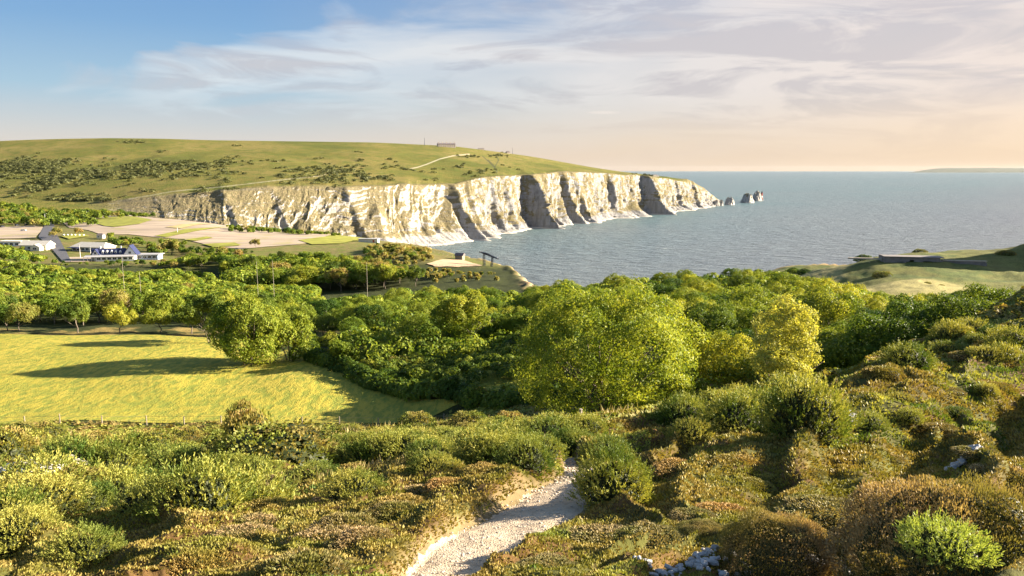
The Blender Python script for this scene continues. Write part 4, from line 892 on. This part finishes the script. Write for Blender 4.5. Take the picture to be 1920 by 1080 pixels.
for x, y, lab in [(120,443,'white stone at the road end of the row by the bronze trees'),(127,443,'second white stone from the road in the row by the bronze trees'),(134,443,'third white stone from the road in the row by the bronze trees'),(141,443,'fourth white stone from the road in the row by the bronze trees'),(149,443,'fifth white stone from the road in the row by the bronze trees'),(157,443,'white stone at the far end of the row by the bronze trees')]:
    p = hit(x, y, 450); bm = bmesh.new(); bmesh.ops.create_icosphere(bm, subdivisions=2, radius=.8)
    for v in bm.verts: v.co *= 1 + .15 * math.sin(v.co.x * 5 + x) * math.cos(v.co.y * 4); v.co.z = max(v.co.z, -.3)
    me = bpy.data.meshes.new('painted_stone'); bm.to_mesh(me); bm.free(); o = link('painted_stone', me, M_white); o.location = p + Vector((0, 0, .7)); tag(o, lab, 'stone', 'white stones by the bronze trees')
# poles
def pole(name, x, y, h, r_, mat, label, cat, dmin=380, lamp=False, group=None, p=None):
    p = p or hit(x, y, dmin); t = empty(name, p, 0, label, cat, group)
    MB().tube([(0, 0, -.6), (0, 0, h * .5), (0, 0, h)], [r_, r_ * .8, r_ * .55], 8).build('pole', mat, t)
    if lamp: MB().tube([(0, 0, h - .1), (.5, 0, h + .25), (1.3, 0, h + .3)], .07, 6).box(1.0, 1.9, -.2, .2, h + .22, h + .38).build('lamp_head', M_white, t)
    elif name != 'utility_pole': MB().box(-.45, .45, -.05, .05, h * .93, h * .96).build('cross_arm', mat, t)
pole('lamp_post', 333, 437, 5.0, .22, M_white, 'white lamp post standing in the middle of the car park strips', 'lamp post', 450, True)
pole('lamp_post', 163, 407, 6, .2, M_white, 'lamp post at the hedge behind the big car park', 'lamp post', 450, True)
pole('lamp_post', 85, 414, 7, .2, M_white, 'lamp post where the road leaves the lots for the down', 'lamp post', 450, True)
pole('flag_pole', 151, 485, 9, .16, M_white, 'tall white pole in front of the cream hall', 'pole')
pole('flag_pole', 171, 486, 8, .14, M_white, 'white pole at the near corner of the inn veranda', 'pole')
for x, y, D, h, lab in [(230,562,205,8.5,'pale wooden pole rising from the wood edge behind the meadow row'), (263,570,200,5,'shorter pole to the right of the pale wooden one'), (482,556,205,6,'pole in front of the ravine, the nearer to the meadow'), (512,558,205,6.5,'pole in front of the ravine, next to the nearer one'), (688,548,215,5,'lone pole beside the round pinkish scrub')]:
    A, s_ = rs(x, y - h * F / D); z = gz(float(A) * D, D); top = H + float(s_) * D
    pole('utility_pole', x, y, max(5, top - z + 3.5), .06, M_ltcon, lab, 'pole', p=Vector((float(A) * D, D, z)))

# fences
def fence(name, pts, n, h, rails, mat, label, dmin=380, r_=.12, rr=.06, w=None, hv=0.0):
    P3 = [w(x, y) if w else hit(x, y, dmin) for x, y in pts]; d = [0]
    for a, b_ in zip(P3[:-1], P3[1:]): d.append(d[-1] + (b_ - a).length)
    t = empty(name, P3[0], 0, label, 'fence'); o0 = P3[0]; tops = []; pm = None
    for i in range(n):
        s_ = d[-1] * i / (n - 1); k = min(len(d) - 2, max(j for j in range(len(d)) if d[j] <= s_ + 1e-6)); q = P3[k].lerp(P3[k + 1], (s_ - d[k]) / max(1e-6, d[k + 1] - d[k])); q.z = max(q.z, gz(q.x, q.y)); q = q - o0
        if pm is None: pm = MB().tube([(0, 0, -.5), (0, 0, h * .6), (0, 0, h)], [r_, r_, r_ * .92], 7).mesh('post')
        po = link('post', pm, mat, t); po.location = q; po.scale.z = 1 + hv * (random.random() - .5); tops.append(q)
    for f in rails:
        MB().tube([p_ + Vector((0, 0, h * f)) for p_ in tops], rr, 5).build('rail', mat, t)
    return t
fence('field_fence', [(-120,803),(2,801),(140,800),(214,798),(287,797),(420,798),(552,799),(670,802),(795,797),(880,797)], 15, 1.25, (.45, .9), M_wood, 'line of weathered posts with wire along the near edge of the meadow', 84, .075, .012, hv=.3)
fence('car_park_fence', [(248,404),(300,410),(360,416),(430,425)], 34, 1.6, (.45, .9), M_wood, 'post and rail fence between the big car park and the chalk cliff', 480, .14, .09)
fence('cliff_fence', [(795,471),(822,476),(848,482),(868,488)], 10, 1.5, (.4, .95), M_ltcon, 'pale railing along the sea side of the terrace', 380, .12, .07)
fence('terrace_fence', [(812,500),(850,501),(900,504)], 16, 1.1, (.9,), M_wood, 'low wooden fence around the sandy terrace', 380, .07, .03)
def w_single(x, y, h, D, label):
    A, s_ = rs(x, y); X = float(A) * D; t = empty('marker_post', (X, D, gz(X, D)), 0, label, 'post'); MB().tube([(0, 0, -.4), (0, 0, h)], .09, 7).build('post', M_ltcon, t)
    MB().tube([(0, 0, h), (0, 0, h + .05)], .11, 7).build('cap', M_ltcon, t)
w_single(1089, 780, 1.5, 50, 'single pale post in the dark gap below the largest tree')

# chair lift gantry
p = hit(915, 499, 380); t = empty('chair_lift_gantry', p, R(-38), 'steel gantry of two lattice pylons under a slanting beam on the cliff edge', 'gantry')
def lattice(mb, base, top, w0, w1):
    base = Vector(base); top = Vector(top); cs = [(-1, -1), (1, -1), (1, 1), (-1, 1)]; pr2 = None
    for i in range(6):
        f = i / 5; c = base.lerp(top, f); wv = w0 + (w1 - w0) * f; ring = [c + Vector((a * wv, b_ * wv, 0)) for a, b_ in cs]
        if pr2:
            for k in range(4): mb.tube([pr2[k], ring[k]], .13, 5); mb.tube([pr2[k], ring[(k + 1) % 4]], .08, 4); mb.tube([ring[k], ring[(k + 1) % 4]], .08, 4)
        pr2 = ring
    return mb
lattice(MB(), (-3.0, 0, -1.5), (-3.0, 0, 7.4), .55, .45).build('pylon', M_steel, t); lattice(MB(), (2.4, 0, -2.5), (3.6, 0, 5.6), .5, .4).build('pylon', M_steel, t)
MB().poly([(-6.5, -.6, 7.9), (8, -.6, 4.6), (8, .6, 4.6), (-6.5, .6, 7.9), (-6.5, -.5, 8.3), (-1, -.6, 8.0), (8.4, -.5, 5.1), (8.4, .5, 5.1), (-1, .6, 8.0), (-6.5, .5, 8.3)], [(0, 1, 6, 5, 4), (3, 9, 8, 7, 2), (0, 3, 2, 1), (4, 5, 8, 9), (5, 6, 7, 8), (1, 2, 7, 6), (0, 4, 9, 3)]).build('beam', M_steel, t)
for x in (-5.6, -3, 3.6, 7.2): MB().tube([(x, -.9, 8.2 - (x + 6) * .22), (x, .9, 8.2 - (x + 6) * .22)], .45, 12).build('sheave', M_steel, t)

# battery ruin on the right hand headland
def hd(x, y, D): A, s_ = rs(x, y); return Vector((float(A) * D, D, H + float(s_) * D))
def ruin():
    D = 216.0; a = hd(1662, 500, D); b_ = hd(1762, 500, D - 3); t = empty('ruined_battery', (a.x, a.y, a.z - .5), math.atan2(b_.y - a.y, b_.x - a.x), 'ruined grey concrete gun battery with dark openings in the grassy headland', 'ruin'); W_ = (b_ - a).length; h = 3.3
    w_ = MB(); ops = [(6.0, 7.2, .3, 2.6), (9.6, 12.0, 1.0, 2.3)]; xs = [0] + [v for o_ in ops for v in o_[:2]] + [W_]
    for i in range(0, len(xs), 2): w_.box(xs[i], xs[i + 1], 0, .6, -2, h)
    for x0, x1, z0, z1 in ops: w_.box(x0, x1, 0, .6, -2, z0).box(x0, x1, 0, .6, z1, h)
    w_.box(-.6, -.003, 0, 7, -2, h).box(W_, W_ + .6, 0, 6, -2, h - .8); w_.build('wall', M_conc, t)
    MB().box(0, W_, 3.2, 3.6, -2, h).build('back_wall', M_conc, t)
    MB().box(-.9, W_ + .9, -.3, 4.5, h, h + .22).build('roof_slab', M_conc, t); MB().box(4.2, 4.7, -.8, -.05, -2, h * .7).build('buttress', M_conc, t)
    MB().box(W_ + .9, W_ + 12, 1.5, 2.0, -2, h - .9).box(W_ + 12, W_ + 12.5, 1.5, 5, -2, h - 1.2).build('parapet', M_conc, t); MB().box(W_ + 1, W_ + 12.4, 1.3, 2.3, h - .9, h - .65).build('coping', M_ltcon, t)
    MB().box(-10, -.9, 1.5, 2.4, h - 1.0, h - .6).build('low_wall', M_ltcon, t)
ruin()

# ------------------------------------------------------------------ on the down
q = down_at(838, 276); q = Vector((q.x, q.y, q.z)); b = empty('cottage_row', q, R(20), 'row of stone cottages with many chimneys on the crest of the down', 'building')
MB().box(-20, 20, 0, 9, -6, 6).build('wall', M_stone, b); rf = MB().gable(-20, 20, 0, 9, 6, 9, 'x', 0, .4).build('roof', M_slate, b)
for i in range(5): MB().box(-18.5 + i * 9, -16.7 + i * 9, 4, 5, 8, 11.5).build('chimney', M_stone, rf)
for i in range(8): window(b, -18 + i * 5, -.05, 1.2, 1.6, 2.0); window(b, -18 + i * 5, -.05, 3.6, 1.6, 1.6)
q = down_at(953, 288); b = empty('lookout', q, R(25), 'small dark lookout building alone further down the crest', 'building')
MB().box(-4, 4, 0, 6, -4, 3.4).build('wall', M_stone, b); MB().gable(-4, 4, 0, 6, 3.4, 6.4, 'x', 1.5, .5).build('roof', M_slate, b)
q = down_at(903, 281); b = empty('crest_store', q, R(20), 'long low store between the cottages and the lookout', 'building')
MB().box(-7, 7, 0, 5, -4, 2.6).build('wall', M_stone, b); MB().box(-7.4, 7.4, -.4, 5.4, 2.6, 3.0).build('roof', M_slate, b)
q = down_at(796, 273); pole('radio_mast', 0, 0, 17, .5, M_steel, 'thin radio mast left of the cottages on the crest', 'mast', p=q)
q = down_at(961, 289); pole('radio_mast', 0, 0, 15, .4, M_steel, 'thin mast beside the dark lookout on the crest', 'mast', p=q)
q = down_at(1228, 331); b = empty('headland_battery', q, R(35), 'small dark battery building on the headland above the last cliffs', 'building')
MB().box(-6, 6, 0, 8, -4, 4.5).box(7, 16, 1, 6, -4, 2.4).build('wall', M_conc, b); MB().box(-6.5, 6.5, -.5, 8.5, 4.5, 5.1).box(6.8, 16.4, .6, 6.4, 2.4, 2.8).build('roof', M_slate, b)
# scrub on the down
cl_ = [(75,312,52,11,300),(170,325,45,6,130),(35,306,25,8,70),(8,325,14,22,80),(100,340,50,7,120),(70,355,24,5,45),(320,312,75,9,190),(265,325,32,5,50),(248,267,18,1.6,26),(410,305,30,6,30),(350,327,50,4,30),(640,322,45,11,70),(690,336,40,6,34),(600,335,50,8,36),(560,322,60,12,26),(880,293,22,3,24),(935,290,20,3,26),(150,395,60,6,60),(900,318,60,8,24),(1210,329,14,2,26)]
Qs = []
for cx_, cy_, wx_, wy_, n in cl_ + [(300,320,300,45,150),(640,320,260,25,70)]:
    for i in range(n):
        px, py = cx_ + random.gauss(0, wx_ * .5), cy_ + random.gauss(0, wy_ * .5); p = down_at(px, py) if i % 3 == 0 or not n else p + Vector((random.gauss(0, 8), random.gauss(0, 12), 0))
        jj = np.argmin((DV[:, NC_:nrow - 15, 0] - p.x) ** 2 + (DV[:, NC_:nrow - 15, 1] - p.y) ** 2); p = Vector(DV[:, NC_:nrow - 15].reshape(-1, 3)[jj]) + Vector((random.gauss(0, 3), random.gauss(0, 3), 0))
        s_ = random.uniform(1.2, 3.4) * (1.3 if wy_ > 5 else 1); u = rdir(46); u[:, 2] = np.abs(u[:, 2]); C = np.array(p) + u * np.array([s_ * 1.3, s_ * 1.3, s_ * .75]); Qs.append(flat_leaves(C, u, 1.1, .7, .6))
tag(link('down_scrub', quads_mesh('down_scrub', np.concatenate(Qs)), leaf_mat('down_scrub', (.045, .055, .02), (.11, .12, .04), None, .2, .05, .1)), 'dark gorse and thorn scrub scattered over the down', None, None, 'stuff')

# trees and hedges round the lots
place_trees(FARW, [
 (-120, 85, 715, 900, 70, 7, 10, (3, 3, 1), 'dense tree at the foot of the down on the left', 'dense trees at the foot of the down', [(-200,372),(60,376),(90,384)], 9),
 (95, 240, 800, 900, 50, 5, 8, (3, 3, 1), 'tree in the hedge line between the bungalow and the car park', 'trees between the bungalow and the car park', [(80,386),(130,382),(240,392)], 8),
 (215, 300, 845, 905, 16, 3, 6, (2, 4, 1), 'dark tree below the first pale chalk slope', 'trees below the first chalk slope', None, 7),
 (280, 352, 505, 560, 16, 5, 8, (3, 3, 1), 'round tree behind the flat roofed wing', 'round trees behind the flat roofed wing', None, 6),
 (215, 290, 560, 590, 8, 3.5, 5, (3, 3, 1), 'tree in the hedge behind the inn roof', 'trees behind the inn roof', None, 6),
 (100, 345, 437, 462, 26, 3.5, 6, (4, 4, 2), 'tree in front of the white buildings', 'trees in front of the white buildings', [(100,491),(180,492),(215,488),(250,488),(345,482)], 6),
 (60, 122, 560, 640, 9, 3.5, 6, (2, 4, 2), 'tree beside the road near the pavilion', 'trees beside the road near the pavilion', [(60,452),(122,462)], 7),
 (350, 470, 470, 520, 14, 5, 7, (3, 3, 2), 'tree beside the near edge of the car park', 'trees beside the near edge of the car park', [(350,468),(420,466),(480,470)], 7),
 (430, 620, 670, 770, 26, 3, 5.5, (2, 5, 1), 'dark bush tree between the car park and the foot of the cliff', 'dark trees at the foot of the cliff', [(430,416),(520,420),(600,430),(640,436)], 7),
 (690, 800, 440, 560, 34, 3.5, 5.5, (1, 2, 4), 'brownish scrub on the slope above the cliff-edge terrace', 'brownish scrub above the terrace', [(690,455),(740,452),(800,462)], 5),
 (355, 480, 505, 560, 14, 4, 6, (3, 3, 2), 'tree in the belt between the car park and the ravine', 'trees in the belt between the car park and the ravine', [(355,462),(480,464)], 6),
 (820, 930, 385, 440, 18, 2, 3.5, (1, 2, 3), 'low dark scrub below the gantry terrace', 'low scrub below the gantry terrace', [(820,500),(880,505),(940,512)], 5),
], 'tree', 8)
for x, y, h, k, lab in [(108,446,8,2,'bronze leaved tree between the road and the white stones'), (101,448,6,2,'smaller bronze leaved tree at the road kerb'), (148,444,7,2,'bronze leaved tree at the far end of the white stones'), (208,449,6,0,'green tree behind the pale hall roof'), (320,478,11,2,'wide round tree standing alone beside the flat roofed wing'), (478,466,7,2,'rounded brownish tree at the car park corner')]:
    p = hit(x, y, 430); put(FARW[k], p, random.random() * 6, sc3(h, .08), lab, 'tree')
for x, y, D, w_, lab in [(1738,536,183,1.6,'small dark bush alone on the straw coloured clearing'), (1765,538,180,1.3,'smaller bush beside the lone one on the clearing'), (1655,520,200,4.5,'low bushy mound between the clearing and the dark rampart'), (1620,490,232,5,'lit bush on the shoulder left of the ruin'), (1490,488,262,6,'leafy bush at the cliff top left of the sandy slope'), (1462,498,262,5,'darker bush at the cliff top beside the leafy one'), (1725,474,238,3.6,'green bush on the skyline above the ruin'), (1885,492,226,4.5,'pale bush on the dark slope right of the ruin'), (1510,505,250,4.5,'low bush at the foot of the cliff-top bushes')]:
    A, _ = rs(x, y); X = float(A) * D; put(random.choice(BUSH), (X, D, gz(X, D) - .2), random.random() * 6, (w_ / 2 * 1.2, w_ / 2 * 1.2, w_ / 2 * .8), lab, 'bush')

canopy('far_thicket', 1, [(-140, 200, 720, 900, 260, 4, 7, [(-200,374),(60,378),(90,386),(200,392)]), (95, 300, 840, 905, 70, 2.5, 4, None), (440, 640, 670, 760, 60, 2.5, 4, [(430,418),(600,432),(640,436)]), (285, 480, 500, 560, 45, 3, 5, [(285,462),(480,466)]), (215, 290, 562, 590, 20, 3, 4, None)], 1, M_leafd, 'dark thicket and hedges around the car parks', .0034)
canopy('brown_scrub', 1, [(690, 810, 430, 570, 110, 2, 4, [(690,457),(740,454),(800,464)]), (790, 940, 370, 440, 60, 1.2, 2.4, [(820,500),(880,505),(940,512)])], 1, M_leafb, 'brownish scrub covering the slope above the terrace', .0034)
# ------------------------------------------------------------------ sea stacks and lighthouse
def stack(x, yb, wpx, hpx, seed, peaks, label):
    A, s_ = rs(x, yb); D = -H / float(s_); W_ = wpx / F * D; h = hpx / F * D; nA, nZ = 110, 44
    th_ = np.linspace(0, 2 * np.pi, nA, endpoint=False)[None]; t = np.linspace(0, 1, nZ)[:, None]
    ux, uy = np.cos(th_), np.sin(th_); ax = R(58)
    prof = (1 - .45 * t ** 1.3) * np.sqrt(np.clip(1 - t ** 14, 0, 1)); rr_ = prof * (1 + .28 * (ridge(ux * 2.2 + seed, uy * 2.2, t * .8, 4) - .4) + .1 * fbm(ux * 6 + seed, uy * 6, t * 5, 3))
    lx = ux * rr_ * W_ * .80; ly = uy * rr_ * W_ * .50
    jg = .30 * h * (ridge(lx / W_ * 5 + seed, ly / W_ * 5, 2.0, 4) - .55); top = jg * np.clip(t * 1.5, 0, 1) + h * (.55 + .45 * np.max([np.exp(-((lx / W_ - pk) / .12) ** 2) * ph for pk, ph in peaks], axis=0)); z = -3 + (top + 3) * t
    X = lx * math.cos(ax) - ly * math.sin(ax); Y = lx * math.sin(ax) + ly * math.cos(ax)
    V = np.stack([X, Y, z], -1).reshape(-1, 3); V = np.vstack([V, [[0, 0, float(z[-1].mean())]]])
    i = np.arange(nZ - 1)[:, None] * nA; j = np.arange(nA)[None]; j2 = (j + 1) % nA; Fq = np.stack([i + j, i + j2, i + nA + j2, i + nA + j], -1).reshape(-1, 4)
    me = np_mesh('sea_stack', V, Fq, True); v = me.attributes.new('chalk', 'FLOAT', 'POINT'); v.data.foreach_set('value', np.ones(len(V), np.float32)); me.attributes.new('track', 'FLOAT', 'POINT'); v = me.attributes.new('clean_lit', 'FLOAT', 'POINT'); v.data.foreach_set('value', np.ones(len(V), np.float32))  # stacks painted brighter too, making up for their shaded faces
    o = link('sea_stack', me, M_down); o.location = (float(A) * D, D, 0); tag(o, label, 'rock'); return o, D
stack(1343, 386, 12, 13, 1, [(-.2, 1), (.25, .7)], 'chalk pinnacle touching the tip of the headland')
stack(1352, 385.5, 9, 11, 2, [(0, 1)], 'slim chalk pinnacle just off the headland tip')
stack(1368, 384, 17, 15, 3, [(-.15, 1), (.25, .8)], 'squat chalk stack standing alone between the headland and the outer pair')
stack(1401, 380, 24, 18, 4, [(-.3, 1), (.1, .6), (.35, .8)], 'broad jagged chalk stack, inner one of the outer pair')
stack(1419, 376.5, 17, 19, 5, [(-.25, .75), (.25, 1)], 'tall chalk stack next to the lighthouse')
A, s_ = rs(1428, 375.3); D = -H / float(s_); t = empty('lighthouse', (float(A) * D, D, 0), 0, 'slim dark lighthouse at the seaward end of the chalk stacks', 'lighthouse')
MB().tube([(0, 0, -3), (0, 0, 3)], [7, 5.5], 16).build('base', M_conc, t); MB().tube([(0, 0, 3), (0, 0, 14), (0, 0, 24)], [3.4, 2.8, 2.6], 16).build('tower', M_red, t)
MB().tube([(0, 0, 9), (0, 0, 14)], [3.2, 3.05], 16).build('white_band', M_white, t); MB().tube([(0, 0, 24), (0, 0, 24.6)], 3.5, 16).build('gallery', M_steel, t)
MB().tube([(0, 0, 24.6), (0, 0, 28)], 1.8, 12).tube([(0, 0, 28), (0, 0, 29.6)], [2.1, .3], 12).build('lantern', M_steel, t)

# white chalk rubble in the heather
def rubble(n, cx_, cy_, wx_, wy_, seed):
    r = np.random.default_rng(int(seed)); px = cx_ + (r.random(n) - .5) * 2 * wx_; py = cy_ + (r.random(n) - .5) * 2 * wy_; k = ((px - cx_) / wx_) ** 2 + ((py - cy_) / wy_) ** 2 < .55 + .5 * r.random(n); px, py = px[k], py[k]
    p0 = hit(cx_, cy_); sc_ = p0.y; X = p0.x + (px - cx_) / F * sc_; Y = p0.y + (cy_ - py) / F * sc_ * 2.3; Z = ground_z(X, Y)
    return np.stack([X, Y, Z], 1), np.full(len(X), sc_)
ico = bmesh.new(); bmesh.ops.create_icosphere(ico, subdivisions=1, radius=1); iv = np.array([v.co[:] for v in ico.verts]); ifc = np.array([[v.index for v in f.verts] for f in ico.faces]); ico.free()
VV = []; FF = []; nb = 0
for n, a, b_, c, d in [(330, 1300, 1062, 120, 46), (200, 1560, 1066, 50, 32), (160, 1805, 868, 30, 14), (60, 1590, 790, 14, 12)]:
    pp, sc_ = rubble(n, a, b_, c, d, a)
    for p_, s0 in zip(pp, sc_):
        s_ = s0 * .0026 * (.5 + rng.random() ** 2 * 1.9); V = iv * (1 + .3 * (rng.random((len(iv), 1)) - .5)) * s_ * np.array([1 + rng.random() * .6, 1, .7]); an = rng.random() * 6.28; c_, n_ = math.cos(an), math.sin(an)
        V = np.stack([V[:, 0] * c_ - V[:, 1] * n_, V[:, 0] * n_ + V[:, 1] * c_, V[:, 2]], 1) + p_ + np.array([0, 0, .6 * s_ + .015]); VV.append(V); FF.append(ifc + nb); nb += len(iv)
tag(link('chalk_rubble', np_mesh('chalk_rubble', np.concatenate(VV), np.concatenate(FF)), plain('chalk_lumps', (.34, .33, .32), .9, .3, 12)), 'white chalk rubble showing between the heather clumps', None, None, 'stuff')
# loose stones on the path
VV = []; FF = []; nb = 0
for i in range(2200):
    k = rng.integers(0, len(idx)); l = rng.uniform(-1, 1); X = cx[k] + nx_[k] * l * cw[k] * 1.05; Y = cy[k] + ny_[k] * l * cw[k] * 1.05; s_ = Y * .0009 * (.4 + rng.random() ** 3 * 2.4)
    V = iv * (1 + .3 * (rng.random((len(iv), 1)) - .5)) * s_ * np.array([1.2, 1, .6]); VV.append((X, Y, s_, V))
Z = ground_z(np.array([v[0] for v in VV]), np.array([v[1] for v in VV])) + .035
Vs = np.concatenate([v[3] + np.array([v[0], v[1], z + .2 * v[2]]) for v, z in zip(VV, Z)]); Fs = np.concatenate([ifc + j * len(iv) for j in range(len(VV))])
tag(link('path_stones', np_mesh('path_stones', Vs, Fs), plain('path_flints', (.42, .35, .27), .9, .35, 9)), 'loose chalk and flint scattered on the path', None, None, 'stuff')
# drop the unused master plants
for o in list(bpy.data.objects):
    if o.parent is None and o.location.z < -400: 
        for c_ in list(o.children): bpy.data.objects.remove(c_)
        bpy.data.objects.remove(o)
# ------------------------------------------------------------------ sky, sun, exposure
SUN_AZ, SUN_EL = R(79), R(18.5)       # clockwise from the view direction
w = bpy.data.worlds.new('World'); sc.world = w; w.use_nodes = True; nt = w.node_tree; nt.nodes.clear()
sky = N(nt, 'ShaderNodeTexSky'); sky.sky_type = 'NISHITA'; sky.sun_disc = False; sky.sun_elevation = SUN_EL; sky.sun_rotation = SUN_AZ
sky.altitude = 100; sky.dust_density = 1.2; sky.ozone_density = 2.0
tcd = N(nt, 'ShaderNodeTexCoord'); sp = N(nt, 'ShaderNodeSeparateXYZ'); L(nt, tcd.outputs['Generated'], sp.inputs[0])
x_, y_, z_ = sp.outputs
# blue deepens with height and away from the sun; warm low air towards it
hx = math_(nt, 'ADD', math_(nt, 'MULTIPLY', x_, .8), .5)
up = math_(nt, 'MULTIPLY', z_, 4.2, True)
cool = ramp(nt, up, [(0.0, (.90, .75, .62)), (.14, (.80, .75, .70)), (.4, (.44, .64, .80)), (.7, (.24, .46, .76)), (1.0, (.16, .35, .70))])
warm = ramp(nt, up, [(0.0, (1.0, .76, .52)), (.25, (1.06, .80, .56)), (.6, (.72, .64, .60)), (1.0, (.42, .50, .64))])
grad = mix(nt, ramp(nt, hx, [(.25, 0.0), (.95, 1.0)]), cool, warm)
mp = N(nt, 'ShaderNodeMapping'); L(nt, tcd.outputs['Generated'], mp.inputs['Vector']); mp.inputs['Rotation'].default_value = (0, R(6), 0); mp.inputs['Scale'].default_value = (1.7, 1.7, 9.5)
c1 = noise(nt, mp.outputs[0], 1.25, 8, .56, .7); c2 = noise(nt, mp.outputs[0], .55, 4, .5, .4); c3 = noise(nt, mp.outputs[0], 2.9, 7, .6, .9)
cov = math_(nt, 'ADD', math_(nt, 'MULTIPLY', c1, .75), math_(nt, 'MULTIPLY', c2, .6))
cov = math_(nt, 'ADD', cov, math_(nt, 'MULTIPLY', hx, .34))
band = ramp(nt, up, [(0.0, .1), (.2, .35), (.42, 1.0), (.85, 1.0), (1.0, .8)])
cov = math_(nt, 'MULTIPLY', ramp(nt, cov, [(.80, 0.0), (.865, .5), (1.01, .95)]), band)
ccol = mix(nt, ramp(nt, hx, [(.3, 0.0), (1.0, 1.0)]), (.86, .90, .93), (1.0, .82, .72))
ccol = mix(nt, ramp(nt, c3, [(.43, .6), (.55, 0.0)]), ccol, (.56, .51, .55))
skyc = mix(nt, cov, grad, ccol)
yy_ = math_(nt, 'MAXIMUM', y_, .05); du = math_(nt, 'DIVIDE', math_(nt, 'SUBTRACT', math_(nt, 'DIVIDE', x_, yy_), .1175), .030); dw = math_(nt, 'DIVIDE', math_(nt, 'SUBTRACT', math_(nt, 'DIVIDE', z_, yy_), .0726), .0030)
rr2 = math_(nt, 'ADD', math_(nt, 'MULTIPLY', du, du), math_(nt, 'MULTIPLY', dw, dw)); rr2 = math_(nt, 'ADD', rr2, math_(nt, 'MULTIPLY', c3, .6))
skyc = mix(nt, ramp(nt, rr2, [(.45, .75), (1.0, 0.0)]), skyc, (1.0, .90, .82))
low = ramp(nt, y_, [(.3, 0.0), (.6, 1.0)])
bg1 = N(nt, 'ShaderNodeBackground', i_1=.05); L(nt, sky.outputs[0], bg1.inputs[0])
bg2 = N(nt, 'ShaderNodeBackground', i_1=SKYK*1.06); L(nt, skyc, bg2.inputs[0])
# the cloud and thin-air layers hide most of the clear sky ahead
am = ramp(nt, z_, [(.0, .95), (.26, .9), (.42, .0)])
ms = N(nt, 'ShaderNodeMixShader'); L(nt, am, ms.inputs[0]); L(nt, bg1.outputs[0], ms.inputs[1]); L(nt, bg2.outputs[0], ms.inputs[2])
ow = N(nt, 'ShaderNodeOutputWorld'); L(nt, ms.outputs[0], ow.inputs[0])
hzm = bpy.data.materials.new('haze'); hzm.use_nodes = True; hn = hzm.node_tree; hn.nodes.clear()
pv = N(hn, 'ShaderNodeVolumePrincipled'); pv.inputs['Color'].default_value = (.85, .88, .95, 1); pv.inputs['Density'].default_value = 2.2e-6; pv.inputs['Anisotropy'].default_value = .3
ho = N(hn, 'ShaderNodeOutputMaterial'); L(hn, pv.outputs[0], ho.inputs['Volume'])
hb_ = MB().box(-46000, 46000, -46000, 46000, -8, 260).build('haze', hzm); tag(hb_, 'thin sea haze over the bay and the far coast', None, None, 'stuff')
sl = bpy.data.lights.new('sun', 'SUN'); sl.energy = 5.0; sl.angle = R(.5); sl.color = (1, .87, .68)
so = bpy.data.objects.new('sun', sl); COL.objects.link(so)
dv = Vector((math.sin(SUN_AZ) * math.cos(SUN_EL), math.cos(SUN_AZ) * math.cos(SUN_EL), math.sin(SUN_EL)))
so.rotation_euler = dv.to_track_quat('Z', 'Y').to_euler(); so.location = (60, 20, 160)
sc.view_settings.view_transform = 'Standard'; sc.view_settings.look = 'None'; sc.view_settings.gamma = 1; sc.view_settings.exposure = EXPO
sc.cycles.max_bounces = 6; sc.cycles.diffuse_bounces = 2; sc.cycles.glossy_bounces = 2; sc.cycles.transmission_bounces = 4; sc.cycles.transparent_max_bounces = 4
sc.cycles.use_denoising = True; sc.cycles.sample_clamp_indirect = 4
